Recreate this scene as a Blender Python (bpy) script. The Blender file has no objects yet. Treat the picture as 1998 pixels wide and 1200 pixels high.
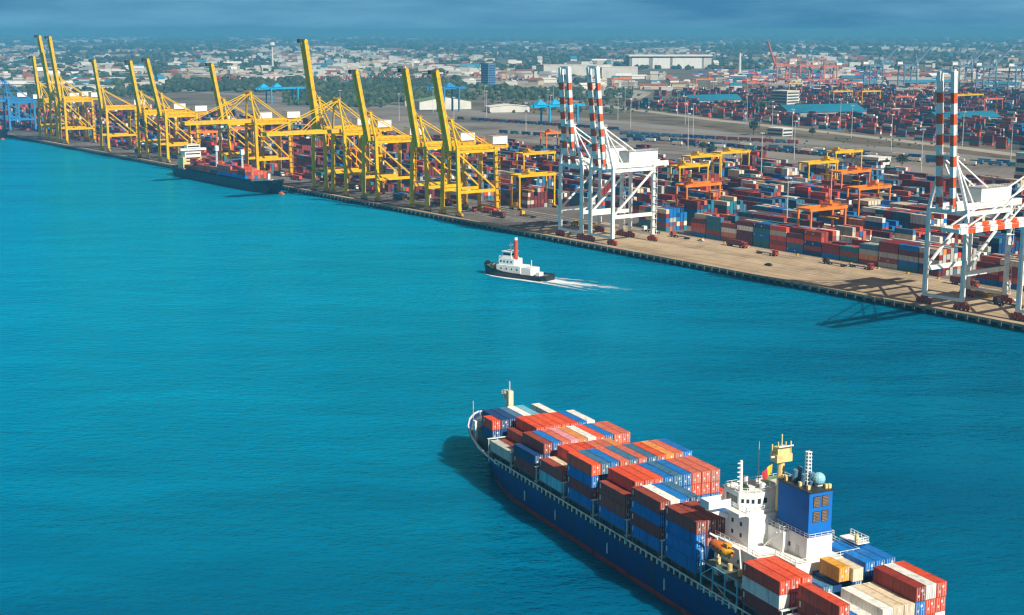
import bpy, math, random
import numpy as np
from mathutils import Vector
R = random.Random(7)
rad = math.radians
sc = bpy.context.scene

# ---------------------------------------------------------------- camera
CAM_H = 121.8
cam_data = bpy.data.cameras.new("camera")
cam_data.sensor_width = 36.0
cam_data.lens = 36.0 * 2850.0 / 1998.0
cam_data.clip_start = 1.0
cam_data.clip_end = 200000.0
cam = bpy.data.objects.new("camera", cam_data)
sc.collection.objects.link(cam)
cam.location = (0, 0, CAM_H)
cam.rotation_euler = (math.pi / 2 - math.atan2(600 - 58, 2850), 0, 0)
sc.camera = cam
sc.render.resolution_x, sc.render.resolution_y = 1024, 615
sc.view_settings.view_transform = 'Standard'
sc.view_settings.look = 'None'
sc.view_settings.gamma = 1
sc.view_settings.exposure = 0.38
sc.cycles.use_denoising = True
sc.cycles.max_bounces = 6
sc.cycles.volume_bounces = 1
sc.cycles.filter_width = 1.3

# ---------------------------------------------------------------- world and sun
SUN_EL, SUN_AZ = rad(38), math.atan2(.60, -.80)      # azimuth measured from +Y towards +X
world = bpy.data.worlds.new("World")
sc.world = world
world.use_nodes = True
nt = world.node_tree
nt.nodes.clear()
def nd(t, kind, **kw):
    n = t.nodes.new(kind)
    for k, v in kw.items():
        setattr(n, k, v)
    return n
out = nd(nt, 'ShaderNodeOutputWorld')
bg = nd(nt, 'ShaderNodeBackground')
sky = nd(nt, 'ShaderNodeTexSky', sky_type='NISHITA', sun_disc=False, sun_elevation=SUN_EL, sun_rotation=SUN_AZ)
sky.air_density = 1.2; sky.dust_density = .3; sky.ozone_density = 3.0
tc = nd(nt, 'ShaderNodeTexCoord')
mp = nd(nt, 'ShaderNodeMapping'); mp.inputs['Scale'].default_value = (3.0, 3.0, 24.0)
n1 = nd(nt, 'ShaderNodeTexNoise'); n1.inputs['Scale'].default_value = 2.2; n1.inputs['Detail'].default_value = 7; n1.inputs['Roughness'].default_value = .56
cr = nd(nt, 'ShaderNodeValToRGB')
cr.color_ramp.elements[0].position = .36; cr.color_ramp.elements[0].color = (.85, 3.6, 6.5, 1)
cr.color_ramp.elements[1].position = .66; cr.color_ramp.elements[1].color = (2.1, 5.9, 8.9, 1)
sx = nd(nt, 'ShaderNodeSeparateXYZ')
mr = nd(nt, 'ShaderNodeMapRange'); mr.inputs[1].default_value = .026; mr.inputs[2].default_value = .055; mr.inputs[3].default_value = .95; mr.inputs[4].default_value = .0
mx = nd(nt, 'ShaderNodeMix', data_type='RGBA')
L = nt.links.new
L(tc.outputs['Generated'], mp.inputs[0]); L(mp.outputs[0], n1.inputs['Vector']); L(n1.outputs[0], cr.inputs[0])
L(tc.outputs['Generated'], sx.inputs[0]); L(sx.outputs[2], mr.inputs[0]); L(mr.outputs[0], mx.inputs[0])
L(sky.outputs[0], mx.inputs[6]); L(cr.outputs[0], mx.inputs[7]); L(mx.outputs[2], bg.inputs[0])
mp2 = nd(nt, 'ShaderNodeMapping'); mp2.inputs['Scale'].default_value = (1.6, 1.6, 3.2)
n2 = nd(nt, 'ShaderNodeTexNoise'); n2.inputs['Scale'].default_value = 1.7; n2.inputs['Detail'].default_value = 6
cr2 = nd(nt, 'ShaderNodeValToRGB'); cr2.color_ramp.elements[0].position = .30; cr2.color_ramp.elements[0].color = (.7, .7, .7, 1); cr2.color_ramp.elements[1].position = .48; cr2.color_ramp.elements[1].color = (1, 1, 1, 1)
mx2 = nd(nt, 'ShaderNodeMix', data_type='RGBA'); mx2.inputs[7].default_value = (2.5, 2.2, 2.3, 1)
L(tc.outputs['Generated'], mp2.inputs[0]); L(mp2.outputs[0], n2.inputs['Vector']); L(n2.outputs[0], cr2.inputs[0]); L(cr2.outputs[0], mx2.inputs[0])
L(sky.outputs[0], mx2.inputs[6]); L(mx2.outputs[2], mx.inputs[6])
bg.inputs[1].default_value = 0.05
L(bg.outputs[0], out.inputs[0])
sl = bpy.data.lights.new("sun", 'SUN'); sl.energy = 5.0; sl.angle = rad(.5); sl.color = (1, .93, .80)
so = bpy.data.objects.new("sun", sl); sc.collection.objects.link(so)
sd = Vector((math.sin(SUN_AZ) * math.cos(SUN_EL), math.cos(SUN_AZ) * math.cos(SUN_EL), math.sin(SUN_EL)))
so.rotation_euler = sd.to_track_quat('Z', 'Y').to_euler()
so.location = (0, 0, 300)

# ---------------------------------------------------------------- materials
def mat(name, rgb, rough=.6, var=.15, scale=.4, streak=False, rnd=.0, metal=0., dirt=None, spec=.4):
    m = bpy.data.materials.new(name); m.use_nodes = True
    t = m.node_tree; b = t.nodes['Principled BSDF']; Lk = t.links.new
    b.inputs['Roughness'].default_value = rough; b.inputs['Metallic'].default_value = metal
    b.inputs['Specular IOR Level'].default_value = spec
    co = nd(t, 'ShaderNodeTexCoord'); ma = nd(t, 'ShaderNodeMapping')
    ma.inputs['Scale'].default_value = (scale, scale, scale * (.12 if streak else 1))
    no = nd(t, 'ShaderNodeTexNoise'); no.inputs['Scale'].default_value = 1; no.inputs['Detail'].default_value = 5; no.inputs['Roughness'].default_value = .65
    Lk(co.outputs['Object'], ma.inputs[0]); Lk(ma.outputs[0], no.inputs['Vector'])
    dc = dirt if dirt else tuple(c * (1 - var * 2.2) for c in rgb)
    hi = tuple(min(1, c * (1 + var)) for c in rgb)
    r = nd(t, 'ShaderNodeValToRGB')
    r.color_ramp.elements[0].position = .33; r.color_ramp.elements[0].color = (*[max(0, c) for c in dc], 1)
    r.color_ramp.elements[1].position = .62; r.color_ramp.elements[1].color = (*hi, 1)
    e = r.color_ramp.elements.new(.47); e.color = (*rgb, 1)
    Lk(no.outputs[0], r.inputs[0])
    src = r.outputs[0]
    if rnd:
        oi = nd(t, 'ShaderNodeObjectInfo'); mm = nd(t, 'ShaderNodeMapRange')
        mm.inputs[3].default_value = 1 - rnd; mm.inputs[4].default_value = 1 + rnd * .6
        hs = nd(t, 'ShaderNodeHueSaturation')
        Lk(oi.outputs['Random'], mm.inputs[0]); Lk(mm.outputs[0], hs.inputs['Value']); Lk(src, hs.inputs['Color'])
        vm = nd(t, 'ShaderNodeVectorMath', operation='ADD'); Lk(co.outputs['Object'], vm.inputs[0])
        cm = nd(t, 'ShaderNodeCombineXYZ'); ml = nd(t, 'ShaderNodeMath', operation='MULTIPLY'); ml.inputs[1].default_value = 97
        Lk(oi.outputs['Random'], ml.inputs[0]); Lk(ml.outputs[0], cm.inputs[0]); Lk(ml.outputs[0], cm.inputs[1]); Lk(cm.outputs[0], vm.inputs[1]); Lk(vm.outputs[0], ma.inputs[0])
        src = hs.outputs[0]
    Lk(src, b.inputs['Base Color'])
    return m
M = {}
CC = {  # container paints
 'red': (.66, .075, .026), 'orange-red': (.74, .10, .03), 'salmon': (.60, .145, .085), 'rust-brown': (.30, .058, .034), 'dark red': (.26, .03, .018),
 'maroon': (.16, .035, .035), 'blue': (.008, .17, .52), 'navy': (.012, .06, .19), 'grey-blue': (.055, .17, .30), 'sky-blue': (.16, .50, .62),
 'white': (.80, .79, .74), 'cream': (.72, .60, .42), 'orange': (.70, .27, .07), 'pink': (.78, .32, .36), 'yellow': (.76, .36, .03), 'pale grey': (.46, .47, .42), 'green': (.06, .22, .10), 'teal': (.03, .20, .27)}
for k, c in CC.items():
    M[k] = mat('paint_' + k.replace(' ', '_').replace('-', '_'), c, .55, .16, .9, True, .12)
M['crane_yellow'] = mat('crane_yellow', (.72, .42, .0), .75, .12, .3, spec=.15)
M['crane_ochre'] = mat('crane_ochre', (.52, .30, .012), .6, .2, .3)
M['crane_white'] = mat('crane_white', (.78, .79, .77), .5, .08, .25)
M['crane_red'] = mat('crane_red', (.66, .085, .008), .5, .12, .3)
M['crane_orange'] = mat('crane_orange', (.78, .20, .012), .5, .12, .3)
M['crane_salmon'] = mat('crane_salmon', (.55, .15, .09), .6, .12, .3)
M['crane_blue'] = mat('crane_blue', (.02, .20, .44), .5, .12, .3)
M['crane_cyan'] = mat('crane_cyan', (.01, .34, .62), .5, .1, .3)
M['crane_slate'] = mat('crane_slate', (.10, .20, .30), .5, .1, .3)
M['bogie_red'] = mat('bogie_red', (.34, .05, .02), .6, .3, .8)
M['dark'] = mat('dark_steel', (.03, .032, .036), .5, .3, .6)
M['rubber'] = mat('black_rubber', (.012, .012, .012), .8, .2, 1)
M['steel'] = mat('galvanised_steel', (.48, .50, .49), .45, .15, .8)
M['pale_rail'] = mat('pale_rail_paint', (.58, .72, .68), .5, .2, .7)
M['white'] = M['white']
M['house_white'] = mat('house_white', (.80, .80, .77), .5, .05, .35, True)
M['hull_navy'] = mat('hull_navy', (.0, .032, .17), .5, .22, .22, True, dirt=(.016, .040, .10))
M['boot_red'] = mat('boot_red', (.26, .042, .026), .6, .25, .3)
M['deck_green'] = mat('deck_grey_green', (.085, .125, .12), .7, .3, .4)
M['deck_lt'] = mat('deck_light', (.60, .60, .55), .7, .12, .4)
M['funnel_navy'] = mat('funnel_blue', (.0, .14, .50), .75, .06, .2)
M['mast_cream'] = mat('mast_cream', (.74, .56, .24), .5, .1, .5)
M['louvre'] = mat('louvre_brown', (.22, .14, .09), .7, .3, 3)
M['glass'] = mat('dark_glass', (.02, .035, .05), .12, .2, .5)
M['boat_orange'] = mat('boat_orange', (.70, .16, .02), .4, .15, 1.0)
M['boat_yellow'] = mat('boat_yellow', (.80, .36, .02), .4, .15, 1.0)
M['radome'] = mat('radome_pale_blue', (.28, .55, .62), .4, .05, .5)
M['grey_green'] = mat('vent_green', (.16, .27, .12), .7, .2, .6)
M['flag_red'] = mat('flag_red', (.55, .04, .04), .8, .05, 1); M['flag_yellow'] = mat('flag_yellow', (.75, .5, .02), .8, .05, 1)
M['tug_black'] = mat('tug_black', (.018, .022, .03), .5, .25, .5)
M['tug_funnel'] = mat('tug_funnel_red', (.58, .07, .02), .45, .1, .6)
M['concrete'] = mat('quay_concrete', (.44, .325, .20), .9, .13, .035, dirt=(.27, .195, .12))
def stained(m, sx, sy, lo, strength):
    t = m.node_tree; b = t.nodes['Principled BSDF']; src = b.inputs['Base Color'].links[0].from_socket
    co = nd(t, 'ShaderNodeTexCoord'); ma = nd(t, 'ShaderNodeMapping'); ma.inputs['Scale'].default_value = (sx, sy, 1)
    n = nd(t, 'ShaderNodeTexNoise'); n.inputs['Scale'].default_value = 1; n.inputs['Detail'].default_value = 6; n.inputs['Roughness'].default_value = .7
    r = nd(t, 'ShaderNodeValToRGB'); r.color_ramp.elements[0].position = .36; r.color_ramp.elements[0].color = (lo, lo, lo * .97, 1); r.color_ramp.elements[1].position = .58; r.color_ramp.elements[1].color = (1.06, 1.06, 1.06, 1)
    mx_ = nd(t, 'ShaderNodeMix', data_type='RGBA', blend_type='MULTIPLY'); mx_.inputs[0].default_value = strength
    t.links.new(co.outputs['Object'], ma.inputs[0]); t.links.new(ma.outputs[0], n.inputs['Vector']); t.links.new(n.outputs[0], r.inputs[0])
    t.links.new(src, mx_.inputs[6]); t.links.new(r.outputs[0], mx_.inputs[7]); t.links.new(mx_.outputs[2], b.inputs['Base Color'])
stained(M['concrete'], .45, .006, .55, .8)
stained(M['concrete'], .09, .11, .7, .6)
stained(M['hull_navy'], .9, .55, .72, .5)
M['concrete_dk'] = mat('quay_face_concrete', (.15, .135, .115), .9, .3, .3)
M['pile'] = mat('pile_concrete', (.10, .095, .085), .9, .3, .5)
M['yard'] = mat('yard_asphalt', (.14, .125, .115), .9, .2, .02)
M['apron_dk'] = mat('apron_dark_grey', (.115, .105, .095), .9, .25, .05, dirt=(.055, .052, .05))
M['road'] = mat('road_asphalt', (.235, .22, .195), .9, .12, .01)
M['road_lt'] = mat('road_concrete', (.36, .32, .26), .9, .12, .01)
M['gravel'] = mat('rail_gravel', (.205, .18, .15), .95, .25, .01)
M['scrub'] = mat('scrub_land', (.13, .11, .075), 1, .4, .010, dirt=(.035, .045, .028))
M['paint_line'] = mat('road_paint', (.62, .58, .48), .8, .25, .2)
M['leaf'] = mat('tree_leaves', (.030, .052, .022), .9, .4, .2)
M['leaf_lt'] = mat('tree_leaves_light', (.06, .085, .03), .9, .35, .2)
M['bark'] = mat('tree_bark', (.06, .045, .03), .9, .3, .5)
M['b_white'] = mat('wall_white', (.66, .65, .60), .8, .08, .06, rnd=.1)
M['b_cream'] = mat('wall_cream', (.52, .45, .34), .8, .1, .06, rnd=.15)
M['b_grey'] = mat('wall_grey', (.28, .28, .27), .8, .12, .06, rnd=.2)
M['b_tan'] = mat('wall_tan', (.34, .25, .17), .8, .12, .06, rnd=.2)
M['r_tile'] = mat('roof_tile', (.30, .10, .06), .85, .15, .1, rnd=.2)
M['r_blue'] = mat('roof_blue', (.03, .20, .32), .6, .12, .06, rnd=.15)
M['r_teal'] = mat('roof_teal', (.008, .16, .26), .6, .12, .03)
M['r_grey'] = mat('roof_grey', (.34, .34, .33), .8, .15, .06, rnd=.2)
M['r_white'] = mat('roof_white', (.74, .72, .66), .7, .08, .06, rnd=.1)

def water_mat():
    m = bpy.data.materials.new('sea_water'); m.use_nodes = True
    t = m.node_tree; t.nodes.remove(t.nodes['Principled BSDF']); Lk = t.links.new
    outn = t.nodes['Material Output']
    df = nd(t, 'ShaderNodeSubsurfaceScattering', falloff='BURLEY'); df.inputs['Scale'].default_value = 12.0; df.inputs['Radius'].default_value = (.4, 1, 1); gl = nd(t, 'ShaderNodeBsdfGlossy'); mxs = nd(t, 'ShaderNodeMixShader')
    gl.inputs['Roughness'].default_value = .13; gl.inputs['Color'].default_value = (.06, .70, .97, 1)
    frn = nd(t, 'ShaderNodeFresnel'); frn.inputs['IOR'].default_value = 1.33
    fm = nd(t, 'ShaderNodeMath', operation='MULTIPLY'); fm.inputs[1].default_value = 1.0
    co = nd(t, 'ShaderNodeTexCoord')
    def noise(sx, sy, det, rot=0., rough=.55):
        ma = nd(t, 'ShaderNodeMapping'); ma.inputs['Scale'].default_value = (sx, sy, 1); ma.inputs['Rotation'].default_value = (0, 0, rad(rot))
        n = nd(t, 'ShaderNodeTexNoise'); n.inputs['Scale'].default_value = 1; n.inputs['Detail'].default_value = det; n.inputs['Roughness'].default_value = rough
        Lk(co.outputs['Object'], ma.inputs[0]); Lk(ma.outputs[0], n.inputs['Vector']); return n
    big = noise(.0035, .006, 3, 20)
    # far sky reflection put into the sea colour: deep blue near, brighter turquoise far left
    sp = nd(t, 'ShaderNodeSeparateXYZ'); Lk(co.outputs['Object'], sp.inputs[0])
    dx = nd(t, 'ShaderNodeMath', operation='MULTIPLY_ADD'); dx.inputs[1].default_value = -.0007
    dy = nd(t, 'ShaderNodeMath', operation='MULTIPLY'); dy.inputs[1].default_value = .00075
    Lk(sp.outputs[1], dy.inputs[0]); Lk(sp.outputs[0], dx.inputs[0]); Lk(dy.outputs[0], dx.inputs[2])
    sm_ = nd(t, 'ShaderNodeMath', operation='MULTIPLY_ADD'); sm_.inputs[1].default_value = .55; fine = noise(.011, .034, 4, 14, .6); fa = nd(t, 'ShaderNodeMath', operation='MULTIPLY_ADD'); fa.inputs[1].default_value = .55
    Lk(fine.outputs[0], fa.inputs[0]); Lk(big.outputs[0], fa.inputs[2]); fb_ = nd(t, 'ShaderNodeMath', operation='SUBTRACT'); fb_.inputs[1].default_value = .27; Lk(fa.outputs[0], fb_.inputs[0]); Lk(fb_.outputs[0], sm_.inputs[0]); Lk(dx.outputs[0], sm_.inputs[2])
    r = nd(t, 'ShaderNodeValToRGB')
    r.color_ramp.elements[0].position = .40; r.color_ramp.elements[0].color = (.0, .095, .205, 1)
    r.color_ramp.elements[1].position = 1.0; r.color_ramp.elements[1].color = (.0, .36, .60, 1)
    Lk(sm_.outputs[0], r.inputs[0]); Lk(r.outputs[0], df.inputs['Color'])
    d2 = nd(t, 'ShaderNodeBsdfDiffuse'); Lk(r.outputs[0], d2.inputs['Color']); mxd = nd(t, 'ShaderNodeMixShader'); mxd.inputs[0].default_value = .38; Lk(df.outputs[0], mxd.inputs[1]); Lk(d2.outputs[0], mxd.inputs[2])
    a = noise(.20, .34, 3, 12); c = noise(.55, .95, 2, -18); s = noise(.03, .06, 2, 30)
    ad = nd(t, 'ShaderNodeMath', operation='MULTIPLY_ADD'); ad.inputs[1].default_value = .55
    Lk(c.outputs[0], ad.inputs[0]); Lk(a.outputs[0], ad.inputs[2])
    ad2 = nd(t, 'ShaderNodeMath', operation='MULTIPLY_ADD'); ad2.inputs[1].default_value = 1.6
    Lk(s.outputs[0], ad2.inputs[0]); Lk(ad.outputs[0], ad2.inputs[2])
    bp = nd(t, 'ShaderNodeBump'); bp.inputs['Distance'].default_value = .95
    Lk(ad2.outputs[0], bp.inputs['Height'])
    slick = noise(.0045, .016, 4, -24, .6)
    sr = nd(t, 'ShaderNodeMapRange'); sr.inputs[1].default_value = .36; sr.inputs[2].default_value = .62; sr.inputs[3].default_value = .42; sr.inputs[4].default_value = 1.0
    Lk(slick.outputs[0], sr.inputs[0]); Lk(sr.outputs[0], bp.inputs['Strength'])
    for n in (df, d2, gl, frn): Lk(bp.outputs[0], n.inputs['Normal'])
    Lk(frn.outputs[0], fm.inputs[0]); Lk(fm.outputs[0], mxs.inputs[0]); Lk(mxd.outputs[0], mxs.inputs[1]); Lk(gl.outputs[0], mxs.inputs[2]); Lk(mxs.outputs[0], outn.inputs['Surface'])
    return m
M['water'] = water_mat()

def foam_mat():
    m = bpy.data.materials.new('foam'); m.use_nodes = True
    t = m.node_tree; b = t.nodes['Principled BSDF']; Lk = t.links.new
    b.inputs['Base Color'].default_value = (.75, .82, .84, 1); b.inputs['Roughness'].default_value = .8
    co = nd(t, 'ShaderNodeTexCoord'); ma = nd(t, 'ShaderNodeMapping'); ma.inputs['Scale'].default_value = (.9, .16, 1)
    n = nd(t, 'ShaderNodeTexNoise'); n.inputs['Scale'].default_value = 1; n.inputs['Detail'].default_value = 6; n.inputs['Roughness'].default_value = .7
    at = nd(t, 'ShaderNodeAttribute', attribute_name='thick')
    mu = nd(t, 'ShaderNodeMath', operation='ADD'); su = nd(t, 'ShaderNodeMath', operation='SUBTRACT'); su.inputs[1].default_value = 1.0
    mr_ = nd(t, 'ShaderNodeMath', operation='MULTIPLY'); mr_.inputs[1].default_value = 3.5; mr_.use_clamp = True
    Lk(co.outputs['Object'], ma.inputs[0]); Lk(ma.outputs[0], n.inputs['Vector'])
    Lk(n.outputs[0], mu.inputs[0]); Lk(at.outputs['Fac'], mu.inputs[1]); Lk(mu.outputs[0], su.inputs[0]); Lk(su.outputs[0], mr_.inputs[0])
    Lk(mr_.outputs[0], b.inputs['Alpha'])
    return m
M['foam'] = foam_mat()

# ---------------------------------------------------------------- mesh helpers
class MB:
    def __init__(s): s.v = []; s.f = []; s.m = []; s.mats = []
    def mi(s, m):
        if m not in s.mats: s.mats.append(m)
        return s.mats.index(m)
    def add(s, vs, fs, m):
        o = len(s.v); s.v.extend(vs); k = s.mi(m)
        for f in fs: s.f.append([i + o for i in f]); s.m.append(k)
        return s
    BF = ((0, 3, 2, 1), (4, 5, 6, 7), (0, 1, 5, 4), (1, 2, 6, 5), (2, 3, 7, 6), (3, 0, 4, 7))
    def box(s, x0, x1, y0, y1, z0, z1, m):
        return s.add([(x0, y0, z0), (x1, y0, z0), (x1, y1, z0), (x0, y1, z0), (x0, y0, z1), (x1, y0, z1), (x1, y1, z1), (x0, y1, z1)], s.BF, m)
    def beam(s, p, q, w, h, m, w2=None, h2=None, up=(0, 0, 1)):
        p, q = Vector(p), Vector(q); d = (q - p).normalized(); u = Vector(up)
        if abs(d.dot(u)) > .98: u = Vector((0, 1, 0))
        a = d.cross(u).normalized(); b = a.cross(d).normalized()
        w2 = w if w2 is None else w2; h2 = h if h2 is None else h2
        vs = []
        for c, ww, hh in ((p, w, h), (q, w2, h2)):
            for sa, sb in ((-1, -1), (1, -1), (1, 1), (-1, 1)): vs.append(tuple(c + a * (sa * ww / 2) + b * (sb * hh / 2)))
        return s.add(vs, s.BF, m)
    def tube(s, p, q, r0, r1, m, n=8, cap=True):
        p, q = Vector(p), Vector(q); d = (q - p).normalized(); u = Vector((0, 0, 1)) if abs(d.z) < .95 else Vector((1, 0, 0))
        a = d.cross(u).normalized(); b = d.cross(a)
        vs = [tuple(c + (a * math.cos(2 * math.pi * i / n) + b * math.sin(2 * math.pi * i / n)) * r) for c, r in ((p, r0), (q, r1)) for i in range(n)]
        fs = [(i, (i + 1) % n, n + (i + 1) % n, n + i) for i in range(n)]
        if cap: fs += [tuple(range(n))[::-1], tuple(range(n, 2 * n))]
        return s.add(vs, fs, m)
    def ball(s, c, r, m, n=10, k=6, sz=1., sx=1., sy=1.):
        vs = [(c[0] + r * sx * math.sin(math.pi * j / k) * math.cos(2 * math.pi * i / n), c[1] + r * sy * math.sin(math.pi * j / k) * math.sin(2 * math.pi * i / n), c[2] + r * sz * math.cos(math.pi * j / k)) for j in range(1, k) for i in range(n)]
        vs += [(c[0], c[1], c[2] + r * sz), (c[0], c[1], c[2] - r * sz)]; T = len(vs)
        fs = [(j * n + i, (j + 1) * n + i, (j + 1) * n + (i + 1) % n, j * n + (i + 1) % n) for j in range(k - 2) for i in range(n)]
        fs += [(T - 2, i, (i + 1) % n) for i in range(n)] + [(T - 1, (k - 2) * n + (i + 1) % n, (k - 2) * n + i) for i in range(n)]
        return s.add(vs, fs, m)
    def rail(s, pts, z, h, m, step=1.6, r=.05, bars=2):
        for a, b in zip(pts, pts[1:]):
            a3, b3 = Vector((*a, z)), Vector((*b, z)); n = max(1, int((b3 - a3).length / step))
            for i in range(n + 1):
                c = a3.lerp(b3, i / n); s.beam(c, c + Vector((0, 0, h)), r * 2, r * 2, m)
            for k in range(1, bars + 1):
                o = Vector((0, 0, h * k / bars)); s.beam(a3 + o, b3 + o, r * 1.6, r * 1.6, m)
        return s
    def mesh(s, name):
        me = bpy.data.meshes.new(name); me.from_pydata(s.v, [], s.f)
        for m in s.mats: me.materials.append(M[m] if isinstance(m, str) else m)
        me.polygons.foreach_set('material_index', s.m); me.update()
        return me
    def build(s, name, parent=None, loc=(0, 0, 0), rz=0., smooth=False):
        me = s.mesh(name)
        if smooth: me.polygons.foreach_set('use_smooth', [True] * len(me.polygons))
        return link(name, me, parent, loc, rz)
def link(name, data, parent=None, loc=(0, 0, 0), rz=0.):
    o = bpy.data.objects.new(name, data); sc.collection.objects.link(o)
    o.location = loc; o.rotation_euler = (0, 0, rz)
    if parent: o.parent = parent
    return o
def tag(o, label=None, cat=None, group=None, kind=None):
    for k, v in (('label', label), ('category', cat), ('group', group), ('kind', kind)):
        if v: o[k] = v
    return o
def thing(name, label, cat, loc, rz=0., group=None):
    return tag(link(name, None, None, loc, rz), label, cat, group)
def copy_tree(root, loc, rz=None, label=None):
    r = root.copy(); sc.collection.objects.link(r); r.location = loc
    if rz is not None: r.rotation_euler = (0, 0, rz)
    if label: r['label'] = label
    for ch in list(root.children):
        c = ch.copy(); sc.collection.objects.link(c); c.parent = r
        for g in list(ch.children):
            d = g.copy(); sc.collection.objects.link(d); d.parent = c
    return r
ORD = ['first', 'second', 'third', 'fourth', 'fifth', 'sixth', 'seventh', 'eighth', 'ninth', 'tenth', 'eleventh', 'twelfth', 'thirteenth', 'fourteenth', 'fifteenth', 'sixteenth', 'seventeenth', 'eighteenth', 'nineteenth', 'twentieth']
def ordn(i): return ORD[i] if i < 20 else ('twenty-' + ORD[i - 20] if i < 29 else ('thirtieth' if i == 29 else 'thirty-' + ORD[i - 30]))

# frames: quay frame local x = inland (v), local y = along the quay (u); ship frame local x = starboard (t), y = forward (s)
QR = rad(35.5); QO = (57.0, 831.0)
SR = rad(25.85); SO = (47.8, 269.2)
def fr(o, r, x, y, z=0.): return (o[0] + x * math.cos(r) - y * math.sin(r), o[1] + x * math.sin(r) + y * math.cos(r), z)
def Q(v, u, z=0.): return fr(QO, QR, v, u, z)
def S(t, s, z=0.): return fr(SO, SR, t, s, z)
GZ = 3.5          # quay level

# ---------------------------------------------------------------- setting: water, land, quay, roads
def sheet(name, pts, z, m, kind='structure'):
    b = MB(); b.add([(p[0], p[1], z) for p in pts], [tuple(range(len(pts)))], m)
    return tag(b.build(name), kind=kind)
b = MB(); b.add([(-38000, -2500, 0), (38000, -2500, 0), (38000, 40000, 0), (-38000, 40000, 0)], [(0, 1, 2, 3)], 'water')
tag(b.build('sea_water'), kind='structure')
def qpoly(uv): return [Q(v, u) for u, v in uv]
EDGE = -19.5
# land sheet (slightly below the quay deck)
b = MB()
lp = [Q(EDGE + 8, -2500), Q(EDGE + 8, 6500), Q(4000, 30000), (-37000, 39500, 0), (37500, 39500, 0), (37500, 1200, 0)]
b.add([(p[0], p[1], GZ - .02) for p in lp], [tuple(range(len(lp)))[::-1]], 'scrub')
tag(b.build('land'), kind='structure')
# quay: deck on piles with a capping beam
b = MB()
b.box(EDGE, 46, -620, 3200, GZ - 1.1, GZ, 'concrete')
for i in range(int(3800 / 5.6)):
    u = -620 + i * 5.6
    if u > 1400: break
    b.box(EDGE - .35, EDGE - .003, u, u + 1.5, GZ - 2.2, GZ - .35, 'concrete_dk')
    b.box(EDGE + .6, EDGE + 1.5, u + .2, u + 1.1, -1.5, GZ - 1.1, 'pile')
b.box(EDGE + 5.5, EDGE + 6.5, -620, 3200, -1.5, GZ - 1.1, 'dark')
tag(b.build('quay', loc=(QO[0], QO[1], 0), rz=QR), kind='structure')
def strip(name, line, w, z, m):
    """ribbon along (u,v) points"""
    b = MB(); P = [Vector(Q(v, u)) for u, v in line]; vs = []
    for i, p in enumerate(P):
        d = (P[min(i + 1, len(P) - 1)] - P[max(i - 1, 0)]).normalized(); n = Vector((-d.y, d.x, 0)) * w / 2
        vs += [(p.x - n.x, p.y - n.y, z), (p.x + n.x, p.y + n.y, z)]
    b.add(vs, [(2 * i, 2 * i + 2, 2 * i + 3, 2 * i + 1) for i in range(len(P) - 1)], m)
    return tag(b.build(name), kind='structure')
sheet('yard_pavement', qpoly([(-620, 46.01), (-620, 560), (48, 470), (540, 400), (1500, 330), (3200, 330), (3200, 46.01)]), GZ - .004, 'yard')
sheet('rail_yard_ground', qpoly([(-620, 561), (48, 471), (540, 401), (1500, 331), (1700, 700), (700, 660), (0, 720), (-620, 790)]), GZ - .008, 'gravel')
strip('wide_road', [(-600, 470), (-100, 570), (173, 612), (268, 630), (398, 636), (536, 648), (849, 698), (1072, 690), (1500, 650), (2300, 640)], 42, GZ + .03, 'road')
strip('concrete_road', [(-600, 545), (-100, 620), (223, 684), (307, 712), (562, 778), (787, 828), (1100, 920), (1500, 1060), (2400, 1300)], 22, GZ + .035, 'road_lt')
M['verge'] = mat('dry_verge', (.115, .085, .048), 1, .35, .03, dirt=(.04, .045, .022))
strip('grass_verge', [(-600, 505), (-100, 594), (223, 655), (307, 678), (562, 712), (787, 765), (1072, 790), (1500, 800)], 44, GZ + .02, 'verge')
M['track'] = mat('railway_track', (.075, .065, .06), .9, .3, .3)
for k_ in range(7): strip('railway_track', [(-100, 500 + k_ * 8), (200, 520 + k_ * 9), (560, 535 + k_ * 11), (1000, 545 + k_ * 12), (1500, 540 + k_ * 12)], 2.6, GZ + .016, 'track')
strip('service_road', [(-620, 500), (100, 478), (560, 420), (1500, 352)], 16, GZ + .012, 'road')
strip('town_road', [(1500, 1500), (2300, 1500), (3400, 1750)], 40, GZ + .03, 'road_lt')
sheet('airfield_ground', qpoly([(1300, 1130), (1800, 1220), (2300, 1380), (2000, 1560), (1500, 1330)]), GZ + .004, 'road_lt')
sheet('crane_apron', qpoly([(62, EDGE + 3.5), (1500, EDGE + 3.5), (1500, 46), (62, 46)]), GZ + .0035, 'apron_dk')  # darker grey sheet laid over the quay deck along the yellow crane row
b = MB()
for v, w in ((2.2, .3), (5.7, .3), (9.2, .3), (12.7, .3), (22, .4), (28.5, .35), (34.5, .35), (40.5, .6), (-14.9, .18), (-13.1, .18), (15.1, .18), (16.9, .18)):
    b.box(v - w / 2, v + w / 2, -600, 900, GZ + .004, GZ + .012, 'paint_line' if w > .2 else 'dark')
tag(b.build('lane_markings', loc=(QO[0], QO[1], 0), rz=QR), kind='structure')

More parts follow.
